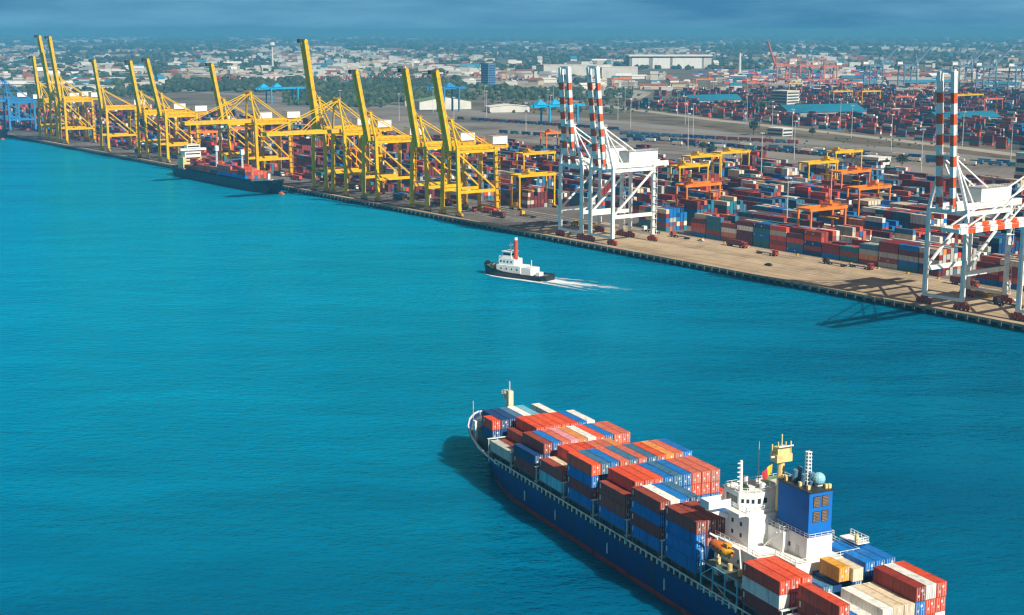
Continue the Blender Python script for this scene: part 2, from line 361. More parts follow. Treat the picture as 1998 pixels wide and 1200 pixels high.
# ---------------------------------------------------------------- shipping containers
CW = 2.44
def container_body(col, ln, h, mark=0):
    b = MB(); x, y = CW / 2, ln / 2; p = .05; w = .14
    b.box(-x + p, x - p, -y + p, y - p, .12, h - .05, col)
    for sx_ in (-1, 1):
        for y0, y1 in ((-y, -y + w), (y - w, y)): b.box(min(sx_ * x, sx_ * (x - w)), max(sx_ * x, sx_ * (x - w)), y0, y1, 0, h, col)
        for z0, z1 in ((0, .15), (h - .1, h)): b.box(min(sx_ * x, sx_ * (x - .09)) , max(sx_ * x, sx_ * (x - .09)), -y + w, y - w, z0 + .004, z1 - .004, col)
        n = int(ln / 1.02)
        for i in range(1, n):       # raised corrugations
            yy = -y + ln * i / n
            b.box(min(sx_ * (x - p), sx_ * (x - .015)), max(sx_ * (x - p), sx_ * (x - .015)), yy - .16, yy + .16, .16, h - .11, col)
    for z0, z1 in ((0, .13), (h - .1, h)):
        b.box(-x + w, x - w, -y + .01, -y + .1, z0 + .006, z1 - .006, col); b.box(-x + w, x - w, y - .1, y - .01, z0 + .006, z1 - .006, col)
    if mark:
        b.box(-x - .012, -x + p + .03, y - .95, y - .60, h * .45, h * .86, 'white')
        if mark > 1: b.box(-x - .012, -x + p + .03, -.5, .35, h * .38, h * .58, 'white')
    return b.mesh('container')
def door_mesh(col, h, side):
    b = MB(); x0, x1 = (-1.16, -.02) if side < 0 else (.02, 1.16)
    b.box(x0, x1, -.05, .03, .14, h - .11, col)
    for k in (.27, .73):
        xx = x0 + (x1 - x0) * k
        b.box(xx - .045, xx + .045, -.11, -.052, .1, h - .08, 'steel')
    b.box(x0 + .55, x1 - .2, -.09, -.053, h * .42, h * .47, 'steel')
    if side > 0: b.box(x0 + .12, x0 + .52, -.075, -.052, h * .62, h * .80, 'white')
    else: b.box(x0 + .5, x0 + .8, -.075, -.052, h * .30, h * .42, 'cream')
    return b.mesh('container_door')
BODY, DOOR = {}, {}
def container(col, loc, rz, label, group, ln=12.19, h=2.6, doors=True, mark=0):
    kb = (col, ln, h, mark)
    if kb not in BODY: BODY[kb] = container_body(*kb)
    o = tag(link('shipping_container', BODY[kb], None, loc, rz), label, 'container', group)
    if doors:
        for s_ in (-1, 1):
            kd = (col, h, s_)
            if kd not in DOOR: DOOR[kd] = door_mesh(col, h, s_)
            link('door', DOOR[kd], o, (0, -ln / 2 - .004, 0))
    return o
class Boxes:
    """many plain container boxes gathered as one mass"""
    def __init__(s): s.c = []; s.m = []; s.names = []
    def add(s, x, y, z, ln, h, col, w=CW):
        if col not in s.names: s.names.append(col)
        s.c.append((x - w / 2, x + w / 2, y - ln / 2, y + ln / 2, z, z + h)); s.m.append(s.names.index(col))
    def build(s, name, loc, rz):
        A = np.array(s.c); n = len(A); V = np.empty((n, 8, 3))
        for i, (a, b_, c_) in enumerate(((0, 2, 4), (1, 2, 4), (1, 3, 4), (0, 3, 4), (0, 2, 5), (1, 2, 5), (1, 3, 5), (0, 3, 5))):
            V[:, i, 0] = A[:, a]; V[:, i, 1] = A[:, b_]; V[:, i, 2] = A[:, c_]
        F = (np.array(MB.BF)[None] + (np.arange(n) * 8)[:, None, None]).reshape(-1, 4)
        me = bpy.data.meshes.new(name)
        me.vertices.add(n * 8); me.vertices.foreach_set('co', V.ravel())
        me.loops.add(len(F) * 4); me.loops.foreach_set('vertex_index', F.ravel().astype(np.int32))
        me.polygons.add(len(F)); me.polygons.foreach_set('loop_start', np.arange(len(F), dtype=np.int32) * 4)
        for c in s.names: me.materials.append(M[c])
        me.polygons.foreach_set('material_index', np.repeat(np.array(s.m, dtype=np.int32), 6)); me.polygons.foreach_set('use_smooth', np.zeros(n * 6, dtype=bool)); me.update(calc_edges=True)
        return link(name, me, None, loc, rz)

# ---------------------------------------------------------------- the big container ship
TC = 14.0
ST = [(-52, 11.5, 8.5, 8.0, 0), (-44, 13.9, 12.6, 7.8, 0), (-25, 14.7, 14.2, 7.7, 0), (60, 14.7, 14.2, 7.7, 0), (108, 14.7, 14.0, 7.7, 0), (118, 14.4, 12.6, 7.9, 0), (126, 13.9, 10.8, 8.4, .5),
      (134, 13.0, 8.4, 9.0, 1.2), (142, 11.4, 5.6, 9.7, 2.5), (149, 9.0, 3.0, 10.2, 4), (155, 5.8, 1.3, 10.5, 5.5), (159, 2.6, .5, 10.7, 7), (160.6, .25, .12, 10.8, 8)]
ship = thing('container_ship', 'large navy-blue container ship loaded with stacked containers, under way in the foreground', 'ship', S(0, 0), SR)
def hull():
    b = MB(); rows = []
    for s, ht, hw, zt, rk in ST:
        pts = []
        for z in (-1.8, 0., 1.25, 4.2, zt):
            k = max(0, min(1, z / zt)); k = k ** 1.3; hh = hw + (ht - hw) * k; ss = s - rk * (1 - max(0, min(1, z / zt)))
            pts.append((hh, ss, z))
        rows.append(pts)
    for sg in (-1, 1):
        for (A, B) in zip(rows, rows[1:]):
            for j in range(4):
                q = [(TC + sg * p[0], p[1], p[2]) for p in (A[j], B[j], B[j + 1], A[j + 1])]
                b.add(q, [(0, 1, 2, 3) if sg > 0 else (3, 2, 1, 0)], 'boot_red' if j < 2 else 'hull_navy')
    A = rows[0]
    for j in range(4):
        b.add([(TC - A[j][0], A[j][1], A[j][2]), (TC + A[j][0], A[j][1], A[j][2]), (TC + A[j + 1][0], A[j + 1][1], A[j + 1][2]), (TC - A[j + 1][0], A[j + 1][1], A[j + 1][2])], [(0, 1, 2, 3)], 'boot_red' if j < 2 else 'hull_navy')
    return b
hl = hull().build('hull', ship, smooth=False)
def deck_z(s, zt): return zt - 1.25 if s >= 134 else (zt - .05 if s < 126 else zt - .8)
b = MB()
for A, B in zip(ST, ST[1:]):
    q = [(TC - A[1] + .05, A[0], deck_z(A[0], A[3])), (TC + A[1] - .05, A[0], deck_z(A[0], A[3])), (TC + B[1] - .05, B[0], deck_z(B[0], B[3])), (TC - B[1] + .05, B[0], deck_z(B[0], B[3]))]
    b.add(q, [(0, 1, 2, 3)], 'deck_green')
b.build('deck', ship)
b = MB()          # bulwark round the bow: pale inside and cap
BW = [x for x in ST if x[0] >= 118]
for sg in (-1, 1):
    for A, B in zip(BW, BW[1:]):
        o = lambda X, d: TC + sg * max(.1, X[1] - d)
        vs = []
        for X in (A, B): vs += [(o(X, .28), X[0] - .1, deck_z(X[0], X[3])), (o(X, .28), X[0] - .1, X[3] + .1), (o(X, -.04), X[0], X[3] + .1), (o(X, -.04), X[0], X[3] - .25)]
        b.add(vs, [(0, 1, 5, 4), (1, 2, 6, 5), (2, 3, 7, 6)], 'house_white')
b.build('bulwark', ship)
b = MB()          # pale ship rail on both sides
for t in (-.5, 28.5):
    b = MB(); b.rail([(t, -44), (t, 4), (t, 119)], 7.7, 1.3, 'pale_rail', 2.3, .17, 1); b.build('railing', ship)
BAYS = {'K': -21.5, 'C': -7., 'D': 22., 'E': 36.3, 'F': 51.3, 'A': 66.9, 'G': 81.8, 'H': 96.5, 'I': 111., 'J': 125.}
for k, s in BAYS.items():
    b = MB()
    if k == 'J': b.box(3, 25, s - .6, s + 12.8, 8.0, 12.4, 'deck_green'); b.build('hatch_cover', ship); continue
    b.box(2.0, 26.0, s - .3, s + 12.5, 7.0, 10.1, 'deck_green')
    for t in (.25, 27.2):
        for y in (s + .3, s + 6, s + 11.6): b.box(t, t + .55, y, y + .5, 7.6, 10.2, 'deck_green')
        b.box(t - .1, t + .7, s, s + 12.2, 9.95, 10.27, 'deck_green')
    b.build('hatch_cover', ship)
b = MB(); b.box(2, 26, -44, -22.4, 7.0, 10.1, 'deck_green')
b.build('hatch_cover', ship)
for s in [x - 1.5 for k, x in BAYS.items() if k in 'EFAGHIJ'] + [-8.4]:
    b = MB()
    for i in range(12): b.box(-.25 + i * 2.55 - .12, -.25 + i * 2.55 + .12, s - .15, s + .15, 7.0, 13.4, 'steel')
    b.box(-.6, 28.6, s - .35, s + .35, 9.6, 9.85, 'steel'); b.box(-.6, 28.6, s - .35, s + .35, 13.4, 13.55, 'pale_rail')
    b.build('lashing_bridge', ship)
# superstructure
b = MB()
b.box(4.2, 24.4, 6.2, 21.4, 7.0, 18.3, 'house_white'); b.box(8.6, 24.4, -.5, 6.197, 7.0, 18.3, 'house_white')
b.box(6.2, 21.8, 12.2, 20.6, 18.3, 24.6, 'house_white')
b.box(12.2, 18.4, .9, 11.6, 18.3, 22.9, 'house_white')
b.box(.5, 27.5, 18.3, 21.5, 25.2, 25.55, 'house_white'); b.box(4.4, 23.6, 13.2, 21.5, 24.6, 25.2, 'house_white')
for t0, t1 in ((.5, 6.0), (22., 27.5)):
    b.box(t0, t1, 18.3, 18.42, 25.55, 26.9, 'house_white'); b.box(t0, t1, 21.38, 21.5, 25.55, 26.9, 'house_white')
b.box(.5, .62, 18.42, 21.38, 25.55, 26.9, 'house_white'); b.box(27.38, 27.5, 18.42, 21.38, 25.55, 26.9, 'house_white')
b.beam((.9, 19.9, 25.2), (6.4, 19.9, 22.4), .3, .9, 'house_white'); b.beam((27.1, 19.9, 25.2), (21.6, 19.9, 22.4), .3, .9, 'house_white')
b.box(10.8, 12.3, 6.8, 12.18, 18.3, 22.6, 'house_white')
b.build('deckhouse', ship)
b = MB()
b.add([(6.3, 16.2, 25.2), (9.0, 14.2, 25.2), (19, 14.2, 25.2), (21.7, 16.2, 25.2), (21.7, 21.3, 25.2), (6.3, 21.3, 25.2),
       (6.3, 16.2, 28.7), (9.0, 14.2, 28.7), (19, 14.2, 28.7), (21.7, 16.2, 28.7), (21.7, 21.6, 28.7), (6.3, 21.6, 28.7)],
      [(0, 1, 7, 6), (1, 2, 8, 7), (2, 3, 9, 8), (3, 4, 10, 9), (4, 5, 11, 10), (5, 0, 6, 11), (6, 7, 8, 9, 10, 11)], 'house_white')
b.box(6.0, 22.0, 21.0, 21.9, 28.7, 28.95, 'house_white')
for i in range(12): b.box(6.9 + i * 1.2, 7.9 + i * 1.2, 21.35, 21.62, 26.4, 27.7, 'glass')
for y in (16.7, 18., 19.4): b.box(6.24, 6.31, y, y + 1.1, 26.3, 27.7, 'glass'); b.box(21.69, 21.76, y, y + 1.1, 26.3, 27.7, 'glass')
for i in range(3): b.beam((6.75 + i * .85, 15.86 - i * .63, 27.0), (7.2 + i * .85, 15.53 - i * .63, 27.0), .1, .8, 'glass')
b.box(9.6, 10.4, 14.14, 14.21, 26.4, 27.5, 'glass'); b.box(11.1, 11.9, 14.14, 14.21, 26.4, 27.5, 'glass')
wh = b.build('wheelhouse', ship)
def win(name, items, m='glass'):
    for x0, x1, y0, y1, z0, z1 in items: MB().box(x0, x1, y0, y1, z0, z1, m).build(name, ship)
win('window', [(6.15, 6.21, y, y + .7, z, z + .85) for z in (19.6, 22.0) for y in (14.6, 17.6)] + [(4.15, 4.21, y, y + .7, z, z + .8) for z in (12, 15) for y in (9, 12.4, 15.6, 18.6)]
    + [(11.6, 12.1, .84, .905, 16.6, 17.4), (12.14, 12.21, 6.2, 7.0, 19.6, 20.5)])
win('door', [(6.9, 7.7, 12.14, 12.21, 18.4, 20.3), (9.4, 10.2, 12.14, 12.21, 18.4, 20.3), (12.13, 12.21, 3.4, 4.4, 18.4, 20.5)], 'deck_lt')
b = MB()          # railings of the house decks and stair
b.rail([(4.3, 6.3), (4.3, 21.2)], 18.3, 1.1, 'house_white', 1.6, .05); b.rail([(4.3, 6.3), (8.6, 6.3), (8.6, -.4), (24.3, -.4), (24.3, 21.2)], 18.3, 1.1, 'house_white', 1.5, .055)
b.rail([(6.3, 12.2), (6.3, 16.0)], 25.2, 1.1, 'house_white', 1.2, .05); b.rail([(6.3, 13.3), (12.2, 13.3)], 25.2, 1.1, 'house_white', 1.2, .05)
b.rail([(10.9, 12.1), (10.9, 6.9), (12.1, 6.9)], 22.6, 1.1, 'house_white', 1.1, .05)
b.rail([(12.3, 12.1), (12.3, .4), (18.4, .4), (18.4, 11.6)], 22.9, .9, 'house_white', 1.4, .045)
b.rail([(6.5, 16.2), (9, 14.4), (19, 14.4), (21.5, 16.2), (21.5, 21.2), (6.5, 21.2), (6.5, 16.2)], 28.7, 1.0, 'house_white', 1.4, .045)
b.rail([(24.5, -.4), (27.6, -.4), (27.6, 6)], 16.2, 1.1, 'house_white', 1.1, .06); b.rail([(24.5, .4), (27.2, .4), (27.2, 6)], 20.0, 1.1, 'house_white', 1.1, .06)
b.build('railing', ship)
b = MB(); b.box(24.4, 27.8, -.5, 6, 16.0, 16.2, 'house_white'); b.box(24.4, 27.4, .3, 6, 19.8, 20.0, 'house_white')
for z in (16.2, 20): b.box(24.6, 25.2, 1, 1.6, z, z + 1.6, 'mast_cream')
b.build('side_platform', ship)
b = MB()
for sg in (-.45, .45): b.beam((9.9 + sg, 11.4, 18.4), (9.9 + sg, 7.2, 22.6), .12, .3, 'house_white')
for i in range(12): b.box(9.5, 10.3, 11.35 - i * .36, 11.6 - i * .36, 18.5 + i * .35, 18.56 + i * .35, 'steel')
b.build('stairway', ship)
b = MB()
b.box(12.45, 18.1, 1.0, 11.2, 22.9, 32.0, 'funnel_navy')
b.box(12.3, 18.25, .85, 11.35, 32.0, 32.35, 'dark')
fn = b.build('funnel', ship)
for i, x in enumerate((13.4, 15.5)):
    for z in (25.9, 29.0):
        q = MB(); q.box(x, x + 1.7, .93, .997, z, z + 2.3, 'dark')
        for k in range(7): q.box(x + .12, x + 1.58, .86, .93, z + .12 + k * .31, z + .30 + k * .31, 'louvre')
        q.build('louvre', fn)
for x, y, r, h in ((14., 8.2, .55, 2.6), (15.3, 8.6, .6, 2.9), (16.6, 7.8, .5, 2.4), (14.4, 6.0, .5, 2.2), (15.9, 5.4, .65, 2.5), (14.2, 3.4, .35, 1.5)): MB().tube((x, y, 32.35), (x, y - .5, 32.35 + h), r, r * .95, 'crane_slate', 10).build('exhaust_pipe', fn)
for x, y in ((12.9, 10.4), (12.8, 9.2), (13.1, 2.4), (16.8, 1.6), (17.5, 1.4), (13, 5)): MB().box(x, x + .6, y, y + .6, 32.35, 33.2, 'mast_cream').build('vent', fn)
q = MB(); q.ball((16.9, 4.0, 33.7), 1.35, 'radome', 14, 8); q.tube((16.9, 4, 32.35), (16.9, 4, 33), .8, .8, 'house_white'); q.build('radome', ship)
b = MB()
for sx_ in (-.5, .5):
    for sy_ in (-.5, .5): b.beam((15.4 + sx_, 5.6 + sy_, 32.35), (15.4 + sx_ * .7, 5.6 + sy_ * .7, 39.2), .13, .13, 'house_white')
for i in range(9):
    z = 33 + i * .75
    b.box(14.85, 15.95, 5.05, 6.15, z, z + .1, 'house_white')
b.build('lattice_mast', ship)
b = MB()
b.tube((13.8, 12.4, 25), (13.8, 12.4, 36), .95, .75, 'mast_cream', 10)
b.box(11.9, 15.7, 11.2, 13.6, 35.6, 37.2, 'mast_cream'); b.box(12.4, 15.2, 11.5, 13.3, 37.2, 38.6, 'mast_cream')
for x, y, h in ((12.2, 11.4, 2.8), (13.8, 12.4, 4.0), (15.4, 11.5, 2.6), (15.5, 13.3, 2.0), (12.2, 13.4, 1.8)): b.beam((x, y, 37.2), (x, y, 37.2 + h), .22, .22, 'mast_cream')
b.box(11.0, 11.9, 11.9, 12.3, 36.6, 36.9, 'house_white'); b.box(12.0, 15.6, 10.8, 11.0, 38.9, 39.15, 'house_white')
b.build('radar_mast', ship)
b = MB(); b.tube((7.2, 16.9, 28.7), (7.2, 16.9, 35.3), .42, .3, 'house_white', 8)
for i in range(6): b.box(6.3, 7.2, 16.8, 17.0, 29.9 + i * .95, 30.1 + i * .95, 'house_white')
b.build('signal_mast', ship)
b = MB(); b.tube((12.6, 18.4, 28.7), (12.6, 18.4, 38.3), .13, .06, 'steel', 6); b.build('whip_antenna', ship)
MB().tube((10.2, 19.4, 28.7), (10.2, 19.4, 30.9), .45, .55, 'house_white', 10).build('vent', ship); MB().ball((12.2, 16.0, 29.4), .8, 'house_white', 10, 6).build('radome', ship); MB().box(14.6, 17.0, 15.0, 17.4, 28.7, 30.0, 'deck_lt').build('roof_equipment', ship)
MB().box(15.2, 19.5, 18.0, 20.4, 28.7, 29.5, 'grey_green').build('roof_equipment', ship)
for y in (10, 33, 58, 84, 101): MB().box(-.62, -.38, y, y + .3, 2.8, 5.4, 'pale_rail').build('draught_mark', ship)
MB().box(8.4, 9.8, 17.8, 19, 28.7, 29.3, 'grey_green').build('roof_equipment', ship); MB().box(17.8, 19.4, 15.4, 16.2, 28.7, 30.4, 'house_white').build('roof_equipment', ship)
b = MB()          # davit frame at the port side, open truss
for z in (8.2, 11.2, 14.2): b.beam((-.35, 6.2, z), (-.35, 19.4, z), .22, .28, 'sky-blue')
for y in (6.3, 10.6, 15., 19.3): b.beam((-.35, y, 7.1), (-.35, y, 14.2), .25, .25, 'sky-blue')
b.beam((-.35, 6.3, 8.2), (-.35, 15., 11.2), .14, .14, 'pale_rail'); b.beam((-.35, 19.3, 11.2), (-.35, 15, 14.2), .14, .14, 'pale_rail')
b.box(-.3, 4.15, 6.4, 19.2, 11.0, 11.15, 'deck_green'); b.box(-.3, 4.15, 6.4, 19.2, 14.0, 14.12, 'deck_green')
for y in (8.6, 12.2, 16.4): b.tube((1.9, y, 14.12), (1.9, y, 15.5), .5, .5, 'mast_cream', 8)
for y in (7.5, 9.6, 13.4, 17.): b.box(2.2, 3.6, y, y + 1.3, 11.15, 12.6, 'house_white'); b.tube((1, y + .6, 7.1), (1, y + .6, 8.7), .45, .45, 'boat_orange', 8)
for y in (10.2, 18.2):
    b.beam((3.2, y, 14.1), (2.6, y, 19.2), .3, .35, 'house_white'); b.beam((2.6, y, 19.2), (.8, y, 20.3), .3, .35, 'house_white')
b.build('davit', ship)
def lifeboat():
    t = thing('lifeboat', 'orange enclosed lifeboat hanging in the davits beside the white deckhouse', 'lifeboat', S(1.0, 14.2, 17.3), SR)
    b = MB(); sec = [(-3.9, .35, .5), (-3.2, 1.05, .95), (-1.8, 1.35, 1.2), (0, 1.42, 1.3), (1.8, 1.35, 1.2), (3.1, 1.0, .95), (3.9, .3, .45)]
    n = 12; vs = []; fs = []
    for y, w, h in sec:
        for i in range(n):
            a = 2 * math.pi * i / n; vs.append((w * math.cos(a), y, 1.0 + h * math.sin(a)))
    for k in range(len(sec) - 1):
        for i in range(n): fs.append((k * n + i, k * n + (i + 1) % n, (k + 1) * n + (i + 1) % n, (k + 1) * n + i))
    b.add(vs, fs + [tuple(range(n)), tuple(range((len(sec) - 1) * n, len(sec) * n))], 'boat_orange')
    for f_ in range(2 * n): b.m[f_] = b.mi('boat_yellow')
    b.build('hull', t, smooth=True)
    b = MB(); b.box(-.6, .6, -2.9, -1.6, 2.0, 2.75, 'boat_yellow'); b.build('canopy', t)
    for y in (-2, -.6, .8, 2.2): MB().box(-1.44, -1.36, y - .22, y + .22, 1.15, 1.5, 'glass').build('window', t)
lifeboat()
f = MB(); vs = []
for i in range(7):
    k = i / 6; vs += [(11.6 - k * 2.6, 12.3 + .25 * math.sin(k * 6), 35.2 - k * 1.3), (11.6 - k * 2.2, 12.3 + .25 * math.sin(k * 6 + .6), 33.4 - k * 1.4)]
f.add(vs, [(2 * i, 2 * i + 1, 2 * i + 3, 2 * i + 2) for i in range(6)], 'flag_yellow')
for i in (3, 4, 5): f.m[i] = f.mi('flag_red')
fl = f.build('flag', None, S(0, 0), SR); tag(fl, 'small yellow and red flag flying below the radar mast platform', 'flag')
sm = fl.modifiers.new('thick', 'SOLIDIFY'); sm.thickness = .03
# forecastle gear
b = MB()
b.box(12.7, 14.2, 138.0, 139.6, 8.5, 21.9, 'cream'); b.box(12.8, 14.1, 139.6, 141.6, 19.2, 20.4, 'cream'); b.box(12.4, 14.4, 139.6, 142, 20.4, 20.6, 'cream'); b.beam((13.4, 138.8, 21.9), (13.4, 138.8, 24.6), .3, .2, 'steel')
b.rail([(12.5, 141.9), (14.3, 141.9)], 20.6, .9, 'mast_cream', .9, .05)
b.build('foremast', ship)
b = MB(); b.beam((3.2, 141.2, 9.0), (3.2, 141.2, 19.5), .16, .16, 'steel'); b.build('jackstaff', ship)
b = MB(); b.box(2.4, 25.6, 138.1, 138.5, 8.4, 13.2, 'house_white'); b.box(2.5, 6.2, 138.5, 140.2, 11.6, 14.3, 'house_white')
for t in range(9): b.beam((3.5 + t * 2.6, 138.5, 12.8), (3.5 + t * 2.6, 140.8, 8.6), .18, .18, 'house_white')
b.build('breakwater', ship)
b = MB()
for t in (9.2, 18.8): b.tube((t - 1.4, 146, 9.8), (t + 1.4, 146, 9.8), .9, .9, 'deck_green', 10); b.box(t - 1.7, t + 1.7, 145.2, 147, 8.7, 9.3, 'dark')
for t, y in ((8, 150), (20, 150), (6, 143), (22, 143), (12, 154), (16, 154)): b.tube((t, y, 8.9), (t, y, 9.9), .35, .35, 'house_white', 8)
b.box(10, 11.2, 142.4, 144.6, 8.7, 10.4, 'grey_green'); b.tube((14, 148, 8.9), (14, 148, 10.8), .5, .6, 'mast_cream', 8)
b.build('windlass', ship)

# containers on the ship: bay -> {row: [colours from the bottom up]} ; base 11.0, tier step 2.65
c = lambda s: s.split(',')
LOAD = {
 'J': {0: c('navy,red'), 1: c('navy,navy'), 2: c('navy,navy'), 3: c('grey-blue,grey-blue'), 4: c('maroon,white'), 5: c('navy,sky-blue'), 6: c('navy'), 7: c('navy,white')},
 'I': {0: c('pale grey'), 1: c('rust-brown'), 2: c('maroon,rust-brown'), 3: c('red,navy,red'), 4: c('red,red,orange-red'), 5: c('red,navy,orange-red'), 6: c('red,red,orange-red'), 7: c('red,red,red'), 8: c('navy,red,blue'), 9: c('navy,blue,white'), 10: c('red,grey-blue')},
 'H': {0: c('dark red,navy'), 1: c('navy,navy,rust-brown'), 2: c('navy,red,blue'), 3: c('navy,red,salmon'), 4: c('navy,red,pink'), 5: c('navy,red,orange'), 6: c('navy,red,white'), 7: c('navy,red,orange-red'), 8: c('navy,red,blue'), 9: c('navy,red,salmon'), 10: c('navy,red,salmon')},
 'G': {0: c('sky-blue,rust-brown'), 1: c('navy,cream'), 2: c('navy,red,red'), 3: c('navy,red,orange-red'), 4: c('navy,red,red'), 5: c('navy,red,salmon'), 6: c('navy,red,salmon'), 7: c('navy,red,orange'), 8: c('navy,red'), 9: c('red'), 10: c('maroon')},
 'A': {0: c('blue,dark red,blue,orange-red'), 1: c('navy,red,navy,grey-blue'), 2: c('navy,red,navy,blue'), 3: c('navy,red,navy,salmon'), 4: c('navy,red,navy,grey-blue'), 5: c('navy,red,navy,salmon'), 6: c('navy,red,navy,grey-blue'), 7: c('navy,red,navy,orange-red'), 8: c('navy,red,navy,orange'), 9: c('navy,red,navy,salmon'), 10: c('navy,red,red,blue')},
 'F': {0: c('blue,rust-brown,rust-brown'), 1: c('navy,red,navy,red'), 2: c('navy,red,navy,orange-red'), 3: c('navy,red,navy,orange-red'), 4: c('navy,red,blue,blue'), 5: c('navy,red,grey-blue,grey-blue'), 6: c('navy,red,blue,blue'), 7: c('navy,blue,orange-red,salmon'), 8: c('navy,blue,orange-red,salmon'), 9: c('navy,blue,red,salmon'), 10: c('navy,red')},
 'E': {0: c('blue,dark red,blue,rust-brown'), 1: c('navy,red,navy,white'), 2: c('navy,red,navy,blue'), 3: c('navy,red,navy,grey-blue'), 4: c('navy,navy'), 5: c('navy,grey-blue'), 6: c('navy,navy'), 7: c('navy'), 8: c('blue'), 9: c('blue'), 10: c('grey-blue')},
 'D': {0: c('blue,blue,blue,rust-brown'), 1: c('navy,navy,red,rust-brown'), 2: c('navy,navy,red,rust-brown'), 3: c('navy,red'), 4: c('navy'), 6: c('red'), 8: c('navy')},
 'C': {0: c('dark red,white,red'), 1: c('navy,red,red'), 2: c('navy,red,orange-red'), 3: c('navy,navy'), 4: c('navy,grey-blue'), 7: c('navy,blue'), 8: c('navy,navy,blue'), 9: c('navy,navy,blue'), 10: c('navy,navy,blue')},
 'K': {0: c('pale grey'), 1: c('navy,dark red,red'), 2: c('navy,blue'), 3: c('navy,white'), 4: c('white'), 5: c('navy,white'), 6: c('navy,cream'), 7: c('navy,cream'), 8: c('cream,blue,dark red'), 9: c('red,red,white'), 10: c('white,red,red')}}
BN = {'J': 'the bay nearest the bow', 'I': 'the second bay from the bow', 'H': 'the third bay from the bow', 'G': 'the fourth bay from the bow', 'A': 'the fifth bay from the bow', 'F': 'the sixth bay from the bow', 'E': 'the seventh bay from the bow',
      'D': 'the bay before the bridge', 'C': 'the bay behind the bridge', 'K': 'the bay nearest the stern'}
EXTRA = {('F', r, k) for r in (4, 5, 6, 7, 8, 9) for k in (2,)} | {('F', r, 1) for r in (7, 8, 9)} | {('K', r, k) for r in (8, 9, 10) for k in (0, 1)} | {('K', 1, 1), ('D', 1, 2), ('D', 2, 2), ('E', 1, 2), ('A', 1, 2), ('C', 1, 1), ('I', 2, 0), ('K', 5, 0), ('G', 1, 0), ('H', 1, 1), ('I', 3, 1), ('I', 3, 0)}
hid = Boxes()
NROW = {'J': 8}
for k, rows in LOAD.items():
    s0 = BAYS[k]
    for r, cols in rows.items():
        hc = (k in 'CK' and r >= 5)
        step = 3.0 if hc else (2.68 if k == 'J' else 2.82)
        base = 12.5 if k == 'J' else 10.3
        t = (2.7 + 2.56 * r) if k == 'J' else (1.27 + 2.55 * r)
        for i, col in enumerate(cols):
            top = i == len(cols) - 1
            jit = R.uniform(-.12, .12); h = 2.9 if hc else (2.6 if k == 'J' else 2.76)
            ln = 6.06 if (k == 'J' and r == 0) else 12.19
            y = s0 + ln / 2 + jit; z = base + step * i
            if top or r == 0 or (k, r, i) in EXTRA:
                mk = 0
                if r == 0 and col in ('blue', 'dark red', 'rust-brown', 'red'): mk = 1
                if k == 'K' and r == 1 and col == 'dark red': mk = 2
                tn = 'top' if top else ('bottom', 'second', 'third')[i]
                lab = '%s container, %s tier, %s row from port, in %s' % (col, tn, ordn(r), BN[k])
                container(col, S(t, y, z), SR, lab, 'containers aboard the big ship', ln, h, True, mk)
            else: hid.add(t, y, z, ln, h, col)
container('yellow', S(1.27 + 2.55 * 5, -5.6, 17.0), SR, 'short yellow container standing behind the blue funnel', 'containers aboard the big ship', 6.06, 2.9)
container('cream', S(1.27 + 2.55 * 6, -6.6, 17.0), SR, 'short cream container right of the yellow one behind the funnel', 'containers aboard the big ship', 6.06, 2.6)
for r in (5, 6):
    for i in range(2): hid.add(1.27 + 2.55 * r, -.9, 10.4 + 3.2 * i, 12.19, 2.9, 'navy')
for r in range(1, 10): hid.add(1.27 + 2.55 * r, -30, 10.3, 12.19, 2.6, R.choice(['navy', 'red', 'rust-brown']))
tag(hid.build('container_stack', S(0, 0), SR), 'lower tiers of mixed containers hidden inside the ship stacks', 'container stack', kind='stuff')

# ---------------------------------------------------------------- tug with its wake
TR_ = math.atan2(31.2, 23.0); TO = (2.6, 723.5)       # heading to the upper left
tug = thing('tugboat', 'black and white tugboat with a tall red funnel crossing the harbour', 'tugboat', (TO[0], TO[1], 0), TR_)
tug.scale = (1.14, 1.1, 1.2)
b = MB(); ts = [(-18.5, 3.8, 2.4), (-16, 4.9, 2.2), (-6, 5.4, 2.1), (4, 5.4, 2.6), (11, 4.6, 3.5), (16, 2.8, 4.4), (18.8, .5, 5.0)]
for sg in (-1, 1):
    for A, B in zip(ts, ts[1:]):
        b.add([(sg * A[1] * .8, A[0], -.8), (sg * B[1] * .7, B[0] - (1 if B[0] > 12 else 0), -.8), (sg * B[1], B[0], B[2]), (sg * A[1], A[0], A[2])], [(0, 1, 2, 3) if sg > 0 else (3, 2, 1, 0)], 'tug_black')
for A, B in zip(ts, ts[1:]): b.add([(-A[1] + .2, A[0], A[2] - .7), (A[1] - .2, A[0], A[2] - .7), (B[1] - .2, B[0], B[2] - .7), (-B[1] + .2, B[0], B[2] - .7)], [(0, 1, 2, 3)], 'deck_green')
A = ts[0]; b.add([(-A[1] * .8, A[0], -.8), (A[1] * .8, A[0], -.8), (A[1], A[0], A[2]), (-A[1], A[0], A[2])], [(0, 1, 2, 3)], 'tug_black')
b.build('hull', tug)
b = MB(); b.tube((0, 16.6, 4.2), (0, 17.6, 4.4), 1.4, 1.2, 'rubber', 10); b.build('bow_fender', tug)
b = MB(); b.box(-3.7, 3.7, -4.5, 9, 2.0, 5.0, 'house_white'); b.box(-3.2, 3.2, -.5, 8, 5.0, 7.6, 'house_white'); b.box(-3.4, 3.4, -10, -4.5, 1.5, 4.6, 'house_white'); b.box(-2.6, 2.6, 1.2, 6.8, 7.6, 8.2, 'house_white'); b.build('deckhouse', tug)
b = MB(); b.box(-2.4, 2.4, 1.6, 6.4, 8.2, 10.4, 'house_white'); b.box(-2.7, 2.7, 1.3, 6.8, 10.4, 10.65, 'house_white')
wt = b.build('wheelhouse', tug)
